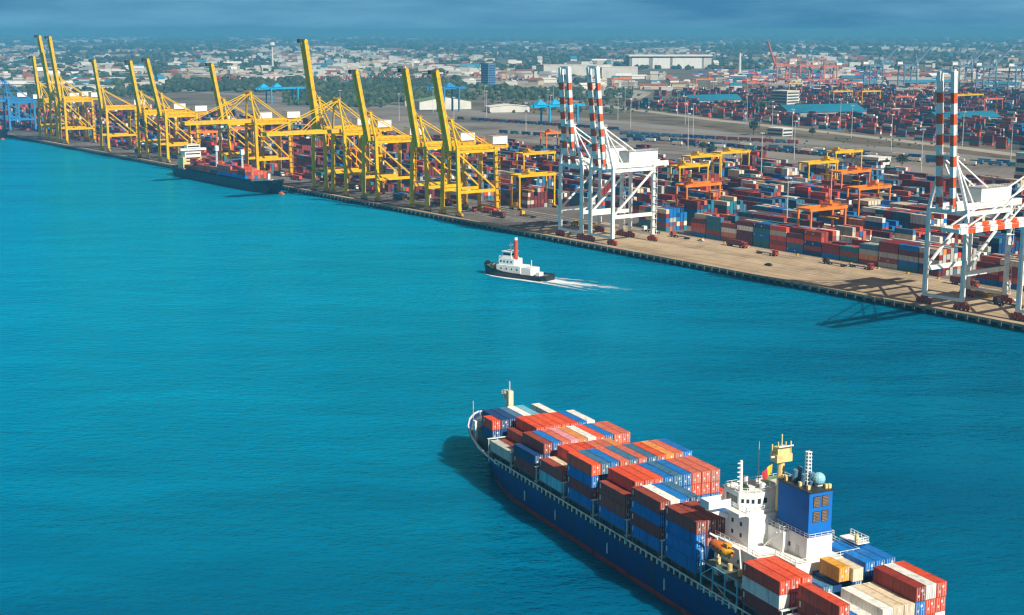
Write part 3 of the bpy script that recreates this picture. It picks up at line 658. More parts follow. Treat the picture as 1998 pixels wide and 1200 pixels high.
b = MB(); b.box(-2.45, 2.45, 1.9, 6.1, 9.0, 9.9, 'glass'); b.box(-2.1, 2.1, 1.55, 6.46, 9.0, 9.9, 'glass'); b.build('window', wt)
for y in (.6, 2.6, 4.6, 6.4): MB().box(-3.26, -3.19, y, y + .7, 6.0, 6.8, 'glass').build('window', tug)
for y in (-3, 0, 3, 6): MB().box(-3.76, -3.69, y, y + .6, 3.2, 3.9, 'glass').build('window', tug)
b = MB(); b.tube((-1.2, -.2, 7.6), (-1.2, -.2, 15.6), 1.0, .85, 'tug_funnel', 12); b.tube((-1.2, -.2, 15.6), (-1.2, -.2, 16.6), .75, .7, 'house_white', 10); b.build('funnel', tug)
b = MB(); b.beam((0, 3.6, 10.6), (0, 3.6, 14.2), .3, .3, 'house_white'); b.box(-1.2, 1.2, 3.5, 3.7, 13, 13.2, 'house_white'); b.beam((0, -8, 4.6), (0, -8, 7.6), .25, .25, 'house_white'); b.build('mast', tug)
b = MB(); b.tube((-1.2, 12.5, 3.8), (1.2, 12.5, 3.8), 1.0, 1.0, 'mast_cream', 10); b.box(-1.4, 1.4, 11.8, 13.2, 2.6, 3.3, 'crane_ochre'); b.box(-1.6, 1.6, -13.5, -11.5, 1.5, 3, 'house_white'); b.build('winch', tug)
b = MB(); b.rail([(-3.3, -10), (-3.3, -4.5)], 4.6, 1.0, 'house_white', 1.2, .06); b.rail([(-3.1, -.4), (-3.1, 7.9), (3.1, 7.9)], 7.6, 1.0, 'house_white', 1.2, .06); b.build('railing', tug)
def wake():
    b = MB(); th = []
    def ribbon(pts):
        o = len(b.v); vs = []
        for x, y, w, t in pts:
            w *= 1.7; vs += [(x - w, y, .03), (x, y, .05), (x + w, y, .03)]; th.extend([t * .55, t * 1.2, t * .55])
        b.add(vs, [(3 * i + j, 3 * i + j + 1, 3 * i + j + 4, 3 * i + j + 3) for i in range(len(pts) - 1) for j in (0, 1)], 'foam')
    ribbon([(-2.6, 18.5, .7, .85), (-5.2, 11, 1.0, .88), (-6.2, 3, 1.3, .86), (-6.6, -8, 1.4, .80), (-7.6, -20, 1.4, .72), (-10, -34, 1.8, .60), (-13, -50, 2.2, .46)])
    ribbon([(2.6, 18.5, .7, .8), (5.2, 11, .9, .8), (6.2, 3, 1.1, .76), (7.0, -10, 1.2, .7), (8.6, -24, 1.5, .6), (11, -42, 1.8, .46)])
    ribbon([(0, -17.5, 3.6, .92), (0, -21, 3.8, .88), (0, -28, 3.6, .80), (0, -38, 3.8, .66), (1, -52, 4.4, .55), (1, -66, 5, .42)])
    ribbon([(-3, -21, 1.2, .7), (-5, -34, 1.8, .62), (-8, -48, 2.2, .50), (-11, -62, 2.6, .40)])
    o = b.build('wake_foam', None, (TO[0], TO[1], 0), TR_)
    a = o.data.attributes.new('thick', 'FLOAT', 'POINT'); a.data.foreach_set('value', th)
    tag(o, 'white foam wake spreading behind the tugboat', 'wake', kind='stuff')
wake()

# ---------------------------------------------------------------- quay cranes
def bogie(parent, v, u, m):
    b = MB()
    for du in (-3.2, -1.1, 1.1, 3.2):
        b.tube((v - .35, u + du, .72), (v + .35, u + du, .72), .62, .62, 'rubber', 8)
        b.box(v - .8, v + .8, u + du - .75, u + du + .75, .75, 1.75, m)
    b.box(v - .65, v + .65, u - 3.6, u - .4, 1.75, 2.6, m); b.box(v - .65, v + .65, u + .4, u + 3.6, 1.75, 2.6, m); b.box(v - .55, v + .55, u - 1.6, u + 1.6, 2.6, 3.55, m)
    b.build('bogie', parent)
GA = 29.5
def sts_crane(u, label, body='crane_yellow', raised=True, big=False, white=False, ang=78., blen=None, group='yellow quay cranes', cat='crane', simple=False, loc=None, rz=None, half=10., boomm=None, mh='b_white', gh=46.):
    """local x inland from the waterside rail, local y along the quay"""
    v0 = -14.
    t = thing('ship_to_shore_crane', label, cat, loc or Q(v0, u, GZ), QR if rz is None else rz, group)
    H = half; zg = gh - GZ; zp = 15.6; apz = (72 if big else (68 if white else 64.5)) - GZ
    lw = 1.8 if white else 2.3
    tap = 0 if white else 1.6     # yellow legs lean in a little
    for x in (0, GA):
        for y in (-H, H):
            b = MB(); sg = 1 if y > 0 else -1
            b.beam((x, y, 3.6), (x, y - sg * tap, zg + .8), lw, lw * .9, body, lw * .9, lw * .78, up=(0, 1, 0))
            b.build('leg', t)
    b = MB()
    for y in (-H, H):
        sg = 1 if y > 0 else -1; yy = y - sg * tap * .35
        MB().beam((.9, yy, zp), (GA - .9, yy, zp), 1.2, 2.0, body).build('portal_beam', t)
        y2 = y - sg * tap
        MB().beam((.6, y2, zg - 1.2), (GA + .6, y2, zg - 1.2), 1.1, 1.8, body).build('upper_beam', t)
    for x in (0, GA):
        MB().beam((x, -H + .8, 4.1), (x, H - .8, 4.1), 1.0, 1.2, 'crane_white' if white else body).build('sill_beam', t)
        MB().beam((x, -H + 1, zg - 1.0), (x, H - 1, zg - 1.0), 1.0, 1.6, body).build('cross_beam', t)
    if not simple:
        for x in (0, GA):
            for y in (-H, H): bogie(t, x, y, 'bogie_red' if white else 'crane_ochre')
    b = MB()
    for y in (-H, H):
        sg = 1 if y > 0 else -1; y1 = y - sg * tap * .9; y0 = y - sg * tap * .4
        MB().beam(*(((GA - .7, y1, zg - 2.5), (.9, y0, zp + 1)) if white else ((.9, y1, zg - 2.5), (GA - .9, y0, zp + 1))), .85, 1.0, body).build('brace', t)
    gy = 3.6 if white else 2.6
    b = MB()
    for y in (-gy, gy): b.beam((-3, y, zg + .9), (GA + (16 if white else 14), y, zg + .9), 1.4, 2.8, body)
    for x in np.arange(2, GA + 12, 7.5): b.box(x, x + .6, -gy + .5, gy - .5, zg + .4, zg + 1.2, body)
    b.rail([(-2, -gy - 1.2), (GA + 12, -gy - 1.2)], zg + .2, 1.1, body, 4, .05)
    b.build('girder', t)
    b = MB()      # A-frame
    topy = 3.4
    for sg in (-1, 1):
        b.beam((0, sg * (H - tap), zg), (-1.2, sg * topy, apz), 1.4, 1.3, body, .9, .9)
        b.beam((12 if white else 9, sg * gy, zg + 2), (-.8, sg * topy, apz - .6), .6, .7, body)
    b.beam((-1.2, -topy - .8, apz), (-1.2, topy + .8, apz), 1.5, 1.4, body)
    b.box(-2.6, .8, -topy - .6, topy + .6, apz + .7, apz + .95, body); b.rail([(-2.4, -topy), (-2.4, topy), (.6, topy), (.6, -topy), (-2.4, -topy)], apz + .95, 1.1, body, 1.5, .05)
    b.build('gantry_frame', t)
    b = MB()
    for sg in (-1, 1):
        MB().beam((-.8, sg * topy, apz), (GA - 1 if not white else GA + 2, sg * gy, zg + 2.2), .55, .6, body).build('backstay', t)
    b = MB()
    if white: b.box(16, 37, -4.6, 4.6, zg + 2.3, zg + 8.2, 'house_white'); b.box(15.8, 37.2, -4.8, 4.8, zg + 8.2, zg + 8.45, 'r_grey'); b.rail([(16, -4.7), (37, -4.7)], zg + 8.45, 1.1, 'crane_white', 2, .05)
    else: b.box(GA + 1, GA + 12.5, -4.4, 4.4, zg + 2.3, zg + 7.4, 'house_white'); b.box(GA + .8, GA + 12.7, -4.6, 4.6, zg + 7.4, zg + 7.65, 'r_grey')
    b.build('machinery_house', t)
    # boom
    L_ = blen or (66 if big else 50); a = rad(ang) if raised else rad(0)
    hx = -1.5; d = Vector((-math.cos(a), 0, math.sin(a))); n = Vector((math.sin(a), 0, math.cos(a)))
    bm = boomm or body; b = MB(); o = Vector((hx, 0, zg + .9))
    if white:
        k = 13; by = 3.6
        for y in (-by, by):
            for i in range(k):
                p = o + Vector((0, y, 0)) + d * (L_ * i / k); q = o + Vector((0, y, 0)) + d * (L_ * (i + 1) / k)
                b.beam(p, q, 1.9, 2.3, 'crane_red' if i % 2 == (0 if raised else 1) and i < k - 1 else 'crane_white', up=tuple(n))
        for i in range(1, k, 2):
            p = o + d * (L_ * i / k); b.beam(p + Vector((0, -by + .7, 0)), p + Vector((0, by - .7, 0)), .5, .6, 'crane_white')
        p = o + d * L_; b.beam(p + Vector((0, -by - .6, 0)), p + Vector((0, by + .6, 0)), 1.1, 1.5, 'crane_white')
    else:
        by = 2.7 if big else 2.1; w = 1.9 if big else 1.7
        for y in (-by, by): b.beam(o + Vector((0, y, 0)), o + Vector((0, y, 0)) + d * L_, w, 2.8 if big else 2.5, bm, up=tuple(n))
        for i in range(1, 12):
            p = o + d * (L_ * i / 12); b.beam(p + Vector((0, -by + .6, 0)), p + Vector((0, by - .6, 0)), .6, .7, bm)
        p = o + d * (L_ - .5); b.beam(p + Vector((0, -by - .8, 0)), p + Vector((0, by + .8, 0)), 1.6, 2.6, bm)
        if raised: q = p + n * -3.2; b.beam(q + Vector((0, -1.9, .5)), q + Vector((0, 1.9, .5)), 2.6, 2.6, 'dark')
    for y in (-by - .9,):
        b.beam(o + Vector((0, y, 0)) + n * .6, o + Vector((0, y, 0)) + n * .6 + d * (L_ - 2), .5, .1, 'steel', up=tuple(n))
    b.build('boom', t)
    b = MB()
    if raised:
        for sg in (-1, 1):
            p = o + d * (L_ * .45) + n * 1.2; p.y = sg * by
            b = MB(); b.beam((-1.2, sg * topy, apz), p, .3, .35, body)
            b.beam(p, o + Vector((0, sg * by, 0)) + d * (L_ * .08) + n * 2.2, .3, .3, 'steel'); b.build('forestay', t)
    else:
        for sg in (-1, 1):
            for fr_ in (.48, .92):
                p = o + d * (L_ * fr_) + Vector((0, sg * by, 1.2)); MB().beam((-1.2, sg * topy, apz), p, .5, .5, body).build('forestay', t)
    b = MB()      # trolley and cab
    tx = -30 if not raised else 8
    b.box(tx - 3, tx + 3, -2.4, 2.4, zg - 1.2, zg - .35, 'dark'); b.box(tx + 3.2, tx + 5.6, -1.4, 1.4, zg - 3.4, zg - .6, 'house_white'); b.box(tx + 3.1, tx + 3.2, -1.2, 1.2, zg - 2.8, zg - 1.2, 'glass')
    b.build('operator_cab', t)
    if not simple:
        b = MB(); y = -H - 1.4      # access stair tower on the landside leg
        for i in range(9):
            z = 4 + i * 4.4; b.box(GA - 1, GA + 1.6, y - .6, y + .5, z, z + .12, body)
            b.beam((GA - .9 + 2.3 * (i % 2), y, z), (GA + 1.4 - 2.3 * (i % 2), y, z + 4.4), .3, .12, body)
        for x in (GA - 1, GA + 1.6): b.beam((x, y, 3.6), (x, y, 43), .14, .14, body)
        b.build('stairway', t)
    return t
YC = [ # u centre of legs, raised, big, angle, label, boom length
 (147, True, False, 79, 'yellow quay crane with raised boom, nearest the red and white cranes', 50),
 (185, True, False, 80, 'yellow quay crane with raised boom, second from the red and white cranes', 50),
 (250, True, False, 79, 'yellow quay crane with raised boom, third from the red and white cranes', 48),
 (295, False, True, 0, 'yellow quay crane with lowered boom, the nearer of the two lowered', 57),
 (325, True, True, 82, 'tall yellow quay crane with raised double boom between the two lowered booms', 65),
 (440, False, True, 0, 'yellow quay crane with its boom lowered over the moored dark ship', 56),
 (491, True, False, 80, 'yellow quay crane with raised boom behind the farther lowered boom', 48),
 (624, True, False, 78, 'yellow quay crane with raised boom just left of the moored ship', 50),
 (673, True, False, 81, 'yellow quay crane with raised boom, second left of the moored ship', 47),
 (773, True, False, 83, 'yellow quay crane with raised boom standing right of the tall pair', 46),
 (895, True, True, 83, 'tall yellow quay crane, right one of the close pair at far left', 65),
 (924, True, True, 82, 'tall yellow quay crane, left one of the close pair at far left', 66),
 (963, True, False, 85, 'small yellow quay crane with raised boom, farthest of the yellow row', 46)]
for i, (u, ra, bg_, an, lb, bl) in enumerate(YC):
    sts_crane(u, lb, raised=ra, big=bg_, ang=an, blen=bl, gh=49 if bg_ else 46)
WC = [(20, True, 86, 54, 'white quay crane with red banded raised boom, left of the three raised'), (-8, True, 84, 55, 'white quay crane with red banded raised boom, close beside the left one'),
      (-244, True, 86, 58, 'white quay crane with red banded raised boom near the right edge'), (-292, False, 0, 58, 'white quay crane at the right edge with red banded boom lowered over the water')]
for u, ra, an, bl, lb in WC:
    sts_crane(u, lb, body='crane_white', raised=ra, white=True, ang=an, blen=bl, group='red and white quay cranes')

# ---------------------------------------------------------------- feeder ship moored at the quay
def feeder(u0, u1, v0, v1, label, hullm='tug_black', far=False):
    n = u1 - u0; w = (v1 - v0) / 2; tc = (v0 + v1) / 2      # bow towards -u
    t = thing('cargo_ship', label, 'ship', Q(tc, u0, 0), QR, 'moored cargo ships' if far else None)
    st = [(-2, .4, .2, 11), (4, w * .5, w * .2, 10.5), (14, w * .85, w * .6, 9.5), (28, w, w * .93, 8), (n - 25, w, w * .95, 7.6), (n - 8, w * .93, w * .75, 8), (n, w * .8, w * .5, 8.2)]
    b = MB()
    for sg in (-1, 1):
        for A, B in zip(st, st[1:]):
            for za, zb in ((0, .18), (.18, 1)):
                P = lambda X, k: (sg * (X[2] + (X[1] - X[2]) * k), X[0] + (2.5 * (1 - k) if X[0] < 10 else 0), -1 + (X[3] + 1) * k)
                b.add([P(A, za), P(B, za), P(B, zb), P(A, zb)], [(3, 2, 1, 0) if sg > 0 else (0, 1, 2, 3)], 'boot_red' if za == 0 and far else hullm)
    for A, B in zip(st, st[1:]): b.add([(-A[1], A[0], A[3] - .9), (A[1], A[0], A[3] - .9), (B[1], B[0], B[3] - .9), (-B[1], B[0], B[3] - .9)], [(0, 1, 2, 3)], 'deck_green')
    A = st[-1]; b.add([(-A[2], A[0], -1), (A[2], A[0], -1), (A[1], A[0], A[3]), (-A[1], A[0], A[3])], [(0, 1, 2, 3)], hullm)
    b.build('hull', t)
    b = MB(); b.ball((0, -1.5, .2), 2.2, 'boat_orange', 10, 6, .8, .7, 2.2); b.build('bulbous_bow', t)
    y = n - 30
    b = MB(); b.box(-w * .8, w * .8, y + 2, y + 13, 7, 17, 'mast_cream' if not far else 'house_white'); b.box(-w * .62, w * .62, y + 2.5, y + 12, 17, 22.5, 'house_white'); b.box(-w, w, y + 1, y + 5.5, 22.5, 24.2, 'house_white'); b.box(-w * .5, w * .5, y + .5, y + 7, 24.2, 27, 'house_white')
    b.build('deckhouse', t)
    for z in (10, 13, 15.5, 19): MB().box(-w * .55, w * .55, y + 1.92 + (.5 if z > 17 else 0), y + 1.997 + (.5 if z > 17 else 0), z, z + 1.0, 'glass').build('window', t)
    MB().box(-w * .45, w * .45, y + .42, y + .497, 25.2, 26.4, 'glass').build('window', t)
    b = MB(); b.box(-2.5, 2.5, y + 14, y + 19, 8, 24, 'mast_cream'); b.box(-2.6, 2.6, y + 13.9, y + 19.1, 24, 25, 'dark'); b.build('funnel', t)
    b = MB(); b.beam((0, y + 4, 27), (0, y + 4, 35), .5, .5, 'house_white'); b.box(-1.6, 1.6, y + 3.8, y + 4.2, 33, 33.3, 'house_white'); b.build('mast', t)
    if not far:
        for yy in (45, 92):
            b = MB(); b.tube((-w + 2.2, yy, 7), (-w + 2.2, yy, 27), 1.1, .9, 'steel', 10); b.box(-w + .9, -w + 3.5, yy - 1.5, yy + 1.5, 27, 31, 'house_white'); b.beam((-w + 2.2, yy + 1.2, 24), (-w + 2.4, yy + 30, 20.5), .8, 1.0, 'house_white'); b.build('deck_crane', t)
        b = MB(); b.box(-w * .8, w * .8, 30, n - 33, 6.9, 9.2, 'deck_green'); b.build('hatch_cover', t)
        b = MB(); b.tube((-3, 12, 9), (3, 12, 9.6), .9, .9, 'deck_lt', 8); b.box(-1, 1, 18, 19, 8.5, 14, 'house_white'); b.build('windlass', t)
    return t
feeder(352, 540, -45, -22, 'dark-hulled cargo ship moored under the yellow cranes with few containers aboard')
feeder(1040, 1230, -50, -22, 'dark-hulled container ship moored at the far left end of the quay', far=True)
fb2 = Boxes(); k = 0
for y in (34, 47, 60, 73, 86, 99, 112, 125, 138):
    for j in range(8):
        t_ = -47 + 2.3 + 2.62 * j; h = R.choice([1, 2, 2, 3, 3]) if j < 7 else 1
        for i in range(h):
            k += 1; col = R.choice(['red', 'salmon', 'orange-red', 'red', 'rust-brown', 'red', 'salmon', 'blue', 'maroon'])
            top = i == h - 1
            if (top and (j < 6)) or j == 0: container(col, Q(t_, 352 + y + 6.1, 9.2 + 2.65 * i), QR, '%s container on the moored ship, %s tier, %s across, %s bay from its bow' % (col, ('bottom', 'middle', 'upper')[i], ordn(j), ordn((y - 34) // 13)), 'containers on the moored dark ship', doors=False)
            else: fb2.add(t_, 352 + y + 6.1, 9.2 + 2.65 * i, 12.19, 2.6, col)
tag(fb2.build('container_stack', (QO[0], QO[1], 0), QR), 'containers deeper inside the stacks of the moored dark ship', 'container stack', kind='stuff')
far_box = Boxes()
for y in range(30, 150, 13):
    for j in range(9):
        for i in range(R.randint(1, 4)): far_box.add(-49 + 2.3 + 2.62 * j, 1040 + y + 6, 7.5 + 2.65 * i, 12.19, 2.6, R.choice(['red', 'salmon', 'orange-red', 'maroon', 'cream', 'pale grey', 'blue']))
tag(far_box.build('container_stack', (QO[0], QO[1], 0), QR), 'stacked containers on the ship at the far left end', 'container stack', kind='stuff')

# ---------------------------------------------------------------- container yard
PAL = ['rust-brown'] * 5 + ['dark red'] * 4 + ['maroon'] * 5 + ['red'] * 2 + ['blue'] * 3 + ['navy'] * 3 + ['grey-blue'] * 4 + ['teal'] * 3 + ['pale grey'] * 3 + ['white'] * 3 + ['cream'] * 3 + ['salmon'] * 2 + ['orange']
PALL = ['maroon'] * 6 + ['dark red'] * 5 + ['rust-brown'] * 4 + ['salmon'] * 3 + ['red'] * 3 + ['navy'] * 4 + ['grey-blue'] * 3 + ['green', 'teal', 'pale grey', 'white', 'blue']
mass = Boxes(); ny = 0; GAPX = 2.85
blocks = []
v = 48.
while v < 430: blocks.append(v); v += 28.6
def vback(u): return 372 + (540 - u) * .17 if u < 540 else 340
for bi, vb in enumerate(blocks):
    u = -420. + (bi % 3) * 4
    n_ = 0; base_h = 4
    while u < 1420:
        u += 12.75 if n_ % 14 else 34
        n_ += 1
        if vb > vback(u) - 45: continue
        if bi == 0 and 30 < u < 150: continue
        if n_ == 1 or R.random() < .42: base_h = R.choice([3, 3, 4, 4, 5, 5, 5, 6])
        fam = R.choice(PAL)
        if bi > 6 and R.random() < .5: base_h = R.choice([1, 2, 3, 3, 4, 4])
        if bi > 9 and R.random() < .25: continue
        empty = R.random() < .06
        if bi == 0 and u < 30: base_h = max(3, base_h); empty = False
        for r in range(6):
            if empty: continue
            h = max(0, min(6 if bi else 5, base_h + R.choice([-2, -1, 0, 0, 0, 1])))
            if bi < 3 and r == 5: h = min(h, 4)
            short = R.random() < .12
            for i in range(h):
                pal = PALL if u > 330 else PAL
                col = fam if (R.random() < .45) else R.choice(pal)
                x = vb + 1.3 + GAPX * r; z = GZ + 2.62 * i
                indiv = (bi == 0 and u < 36 and u > -330) and (r == 0 or (i == h - 1 and r < 2))
                if indiv and ny < 105:
                    ny += 1
                    sn = int(round((u + 330) / 12.75)) + 1
                    container(col, Q(x, u, z), QR, '%s container, %s, %s row from the quay, %s stack from the right' % (col, ('ground tier', 'second tier', 'third tier', 'fourth tier', 'fifth tier')[i], ordn(r), ordn(max(0, sn - 1))), 'containers in the yard rows nearest the quay', doors=False, mark=2 if col in ('blue', 'navy', 'rust-brown', 'grey-blue') and R.random() < .7 else 0)
                elif short:
                    mass.add(x, u - 3.1, z, 6.06, 2.59, col); mass.add(x, u + 3.1, z, 6.06, 2.59, R.choice(pal))
                else: mass.add(x, u, z, 12.19, 2.59, col)
u = 168.
while u < 1400:        # low stacks close behind the landside rail of the yellow cranes
    u += 12.75
    if R.random() < .22: continue
    for r in range(6):
        for i in range(R.choice([0, 1, 2, 2, 3])): mass.add(22 + GAPX * r, u, GZ + 2.62 * i, 12.19, 2.59, R.choice(PALL))
tag(mass.build('container_stack', (QO[0], QO[1], 0), QR), 'rows of stacked containers filling the yard behind the quay cranes', 'container stacks', kind='stuff')

# ---------------------------------------------------------------- yard gantries
def rtg(v, u, body, label, span=27., h=23., loc=None, group='rubber tyred yard gantries', rz=None, cat='gantry crane'):
    t = thing('yard_gantry_crane', label, cat, loc or Q(v, u, GZ), QR if rz is None else rz, group)
    hy = 4.6
    for x in (0, span):
        for y in (-hy, hy):
            b = MB(); b.beam((x, y, 1.9), (x, y, h - 1), .95, .8, body, .95, .9, up=(0, 1, 0)); b.build('leg', t)
            w = MB()
            for dy in (-1.3, 1.3): w.tube((x - .4, y + dy, .8), (x + .4, y + dy, .8), .8, .8, 'rubber', 10)
            w.box(x - .5, x + .5, y - 1.6, y + 1.6, 1.1, 1.95, body); w.build('wheel_set', t)
    b = MB()
    for y in (-hy, hy): b.beam((-1.2, y, h - .2), (span + 1.2, y, h - .2), 1.0, 1.7, body)
    for x in (-.9, span + .9): b.beam((x, -hy, h), (x, hy, h), .8, 1.1, body)
    b.rail([(0, -hy - .8), (span, -hy - .8)], h + .6, 1.1, body, 3, .06)
    b.build('girder', t)
    for x in (0, span): MB().beam((x, -hy + .5, 2.5), (x, hy - .5, 2.5), .7, .9, body).box(x - .8, x + .9, -1.8, 1.8, 2.9, 5, 'house_white' if x else body).build('sill_beam', t)
    tx = R.uniform(4, span - 6)
    b = MB(); b.box(tx, tx + 5, -hy + .2, hy - .2, h + .7, h + 2.0, body); b.box(tx + .6, tx + 2.5, -2, 2, h + 2.0, h + 3.6, body); b.rail([(tx, -hy), (tx + 5, -hy)], h + 2, 1.1, body, 1.6, .06); b.build('trolley', t)
    b = MB(); b.box(tx + 5.2, tx + 7, -hy + .9, -hy + 3, h - 3.6, h - 1.1, 'house_white'); b.box(tx + 5.15, tx + 7.05, -hy + .85, -hy + 3.05, h - 3.0, h - 1.9, 'glass'); b.build('operator_cab', t)
    z = R.uniform(12, 17)
    b = MB(); b.box(tx + 1.2, tx + 3.6, -6.1, 6.1, z, z + .5, 'crane_ochre')
    for sx_ in (1.4, 3.4):
        for sy_ in (-2.5, 2.5): b.beam((tx + sx_, sy_, z + .5), (tx + sx_, sy_, h + .7), .1, .1, 'dark')
    b.build('spreader', t)
    return t
RT = [(37, 146, 'crane_yellow', 'yellow yard gantry standing alone on open pavement, left of the white cranes', 29),
 (57, -95, 'crane_orange', 'orange yard gantry in the front block, nearest to the water', 27), (85, 35, 'crane_orange', 'orange yard gantry just right of the white crane pair', 28),
 (160, -38, 'crane_orange', 'orange yard gantry near the right banded crane, nearer of two', 28), (230, 39, 'crane_orange', 'orange yard gantry behind another orange one, deeper in the right blocks', 28),
 (264, 101, 'crane_yellow', 'yellow yard gantry behind the orange ones at the back right of the yard', 30), (230, 190, 'crane_yellow', 'yellow yard gantry behind the white cranes, the farther of two close together', 30),
 (168, 134, 'crane_yellow', 'yellow yard gantry whose beam starts behind the white machinery house', 27), (352, 155, 'crane_yellow', 'pale yellow yard gantry at the rear edge of the yard, rightmost', 30),
 (275, 204, 'crane_yellow', 'pale yellow yard gantry at the rear edge, left of the tall orange stack', 30), (142, 286, 'crane_yellow', 'yellow yard gantry partly hidden left of the white cranes', 30),
 (26, 663, 'crane_orange', 'orange yard gantry behind the white house of the moored ship', 28), (296, 462, 'crane_orange', 'orange-red yard gantry far back, left of the white crane booms', 20),
 (84, 690, 'crane_orange', 'orange yard gantry behind the small crane left of the moored ship', 26), (118, 560, 'crane_orange', 'orange yard gantry seen through the legs of the lowered-boom crane', 27), (57, 400, 'crane_orange', 'orange yard gantry behind the bow of the moored ship', 27),
 (110, -215, 'crane_orange', 'orange yard gantry behind the legs of the rightmost cranes', 27), (200, 430, 'crane_salmon', 'faded red yard gantry behind the yellow crane row', 27)]
for v_, u_, bd, lb, sp in RT: rtg(v_, u_, bd, lb, sp)

# ---------------------------------------------------------------- trucks on the quay
def truck(v, u, rz, cabm, load, label):
    t = thing('container_truck', label, 'truck', Q(v, u, GZ), QR + rz, 'trucks on the quay apron')
    b = MB(); b.box(-1.2, 1.2, 6.2, 8.4, .9, 3.3, cabm); b.box(-1.15, 1.15, 8.4, 8.9, .9, 1.9, cabm); b.build('cab', t)
    b = MB(); b.box(-1.0, 1.0, 8.40, 8.46, 2.1, 3.0, 'glass'); b.box(-1.24, -1.2, 7, 8.1, 2.1, 3, 'glass'); b.box(1.2, 1.24, 7, 8.1, 2.1, 3, 'glass'); b.build('windscreen', t)
    b = MB(); b.box(-.5, .5, -6.4, 7, .9, 1.25, 'dark')
    for y in (-6.2, -2, 2, 5.8): b.box(-1.22, 1.22, y - .15, y + .15, 1.1, 1.3, 'dark')
    b.build('chassis', t)
    for y in (-5, -3.7, 4.6, 7.6):
        for x in (-1, 1): MB().tube((x - .25, y, .5), (x + .25, y, .5), .5, .5, 'rubber', 10).build('wheel', t)
    if load:
        p = (Vector((math.cos(QR + rz), math.sin(QR + rz), 0)) * 0)
        c0 = Q(v, u, GZ + 1.3); d = (-math.sin(QR + rz), math.cos(QR + rz))
        container(load, (c0[0] - d[0] * .2, c0[1] - d[1] * .2, c0[2]), QR + rz, '%s container riding on the %s' % (load, label.split(',')[0]), 'containers riding on quay trucks', doors=False)
TK = [(5 + (i % 3) * 4, 120 + i * 41, ('crane_yellow', 'bogie_red', 'house_white')[i % 3], ('maroon', None, 'red', 'grey-blue', None)[i % 5], '%s truck under the yellow cranes, %s from right along the quay' % (('yellow-cabbed', 'dark red-cabbed', 'white-cabbed')[i % 3], ordn(i))) for i in range(18)] + [(38, -62, 'bogie_red', 'maroon', 'dark red-cabbed truck, rightmost of the group before the front stacks'), (36, -20, 'bogie_red', None, 'empty dark red-cabbed truck right of the white crane legs'), (38, 8, 'house_white', None, 'empty white-cabbed truck beside the red bogies'),
      (37, -152, 'bogie_red', None, 'empty dark red-cabbed truck on the apron left of the right crane'), (34, -140, 'tug_black', None, 'empty black-cabbed truck on the apron left of the right crane'), (37, -215, 'bogie_red', 'maroon', 'dark red-cabbed truck between the legs of the right crane'), (31, -92, 'bogie_red', None, 'empty dark red-cabbed truck in front of the orange front gantry'),
      (20, 66, 'crane_yellow', None, 'empty yellow-cabbed truck left of the white crane legs'), (22, 110, 'crane_yellow', None, 'empty yellow-cabbed truck beside the lone yellow gantry'), (12, 140, 'crane_yellow', 'red', 'yellow-cabbed truck under the nearest yellow crane'), (13, 196, 'crane_yellow', 'rust-brown', 'yellow-cabbed truck under the second yellow crane'),
      (11, 250, 'bogie_red', 'blue', 'dark red-cabbed truck under the third yellow crane'), (14, 300, 'crane_yellow', 'orange-red', 'yellow-cabbed truck under the nearer lowered boom'), (28, 420, 'house_white', 'grey-blue', 'white-cabbed truck beside the moored ship'), (9, -262, 'tug_black', None, 'black truck on the quay under the right crane')]
for v_, u_, cm, ld, lb in TK: truck(v_, u_, math.pi if R.random() < .5 else 0, cm, ld, lb)
def small(name, label, cat, v, u, build, group=None, rz=0):
    t = thing(name, label, cat, Q(v, u, GZ), QR + rz, group); build(t); return t
def car(t, m):
    b = MB(); b.box(-.85, .85, -2.1, 2.1, .35, .85, m); b.add([(-.8, -1.7, .85), (.8, -1.7, .85), (.8, 1.1, .85), (-.8, 1.1, .85), (-.62, -1.2, 1.42), (.62, -1.2, 1.42), (.62, .4, 1.42), (-.62, .4, 1.42)], MB.BF, m); b.build('body', t)
    b = MB(); b.beam((0, 1.14, .9), (0, .5, 1.38), 1.1, .03, 'glass'); b.box(-.83, -.7, -1.3, .6, .9, 1.3, 'glass'); b.box(.7, .83, -1.3, .6, .9, 1.3, 'glass'); b.build('window', t)
    for y in (-1.3, 1.3):
        for x in (-.75, .75): MB().tube((x - .1, y, .32), (x + .1, y, .32), .32, .32, 'rubber', 10).build('wheel', t)
for v_, u_, m, lb in ((38, 5, 'house_white', 'white car by the landside bogies of the white cranes'), (39.5, -8, 'house_white', 'white car right of the white crane pair'), (37, -35, 'steel', 'silver car in front of the tall blue stacks'), (14, 80, 'house_white', 'white car on the open apron left of the white cranes'), (5, -120, 'tug_black', 'dark car alone on the quay lane'), (20, -255, 'house_white', 'white van-like car by the right crane bogies')):
    small('parked_car', lb, 'car', v_, u_, lambda t, m=m: car(t, m), 'cars on the quay', R.choice([0, .05, math.pi]))
def hatchstack(t):
    b = MB()
    for i in range(2): b.box(-5, 5, -6.2, 6.2, .1 + i * .9, .8 + i * .9, 'crane_ochre'); b.box(-4, -3.4, -5.6, 5.6, .8 + i * .9, .99 + i * .9, 'dark'); b.box(3.4, 4, -5.6, 5.6, .8 + i * .9, .99 + i * .9, 'dark')
    b.build('panel', t)
small('hatch_cover', 'yellow hatch covers lying on the apron left of the white cranes', 'hatch cover', 24, 48, hatchstack, 'hatch covers on the apron')
small('hatch_cover', 'yellow hatch covers lying between the right crane legs', 'hatch cover', 25, -236, hatchstack, 'hatch covers on the apron')
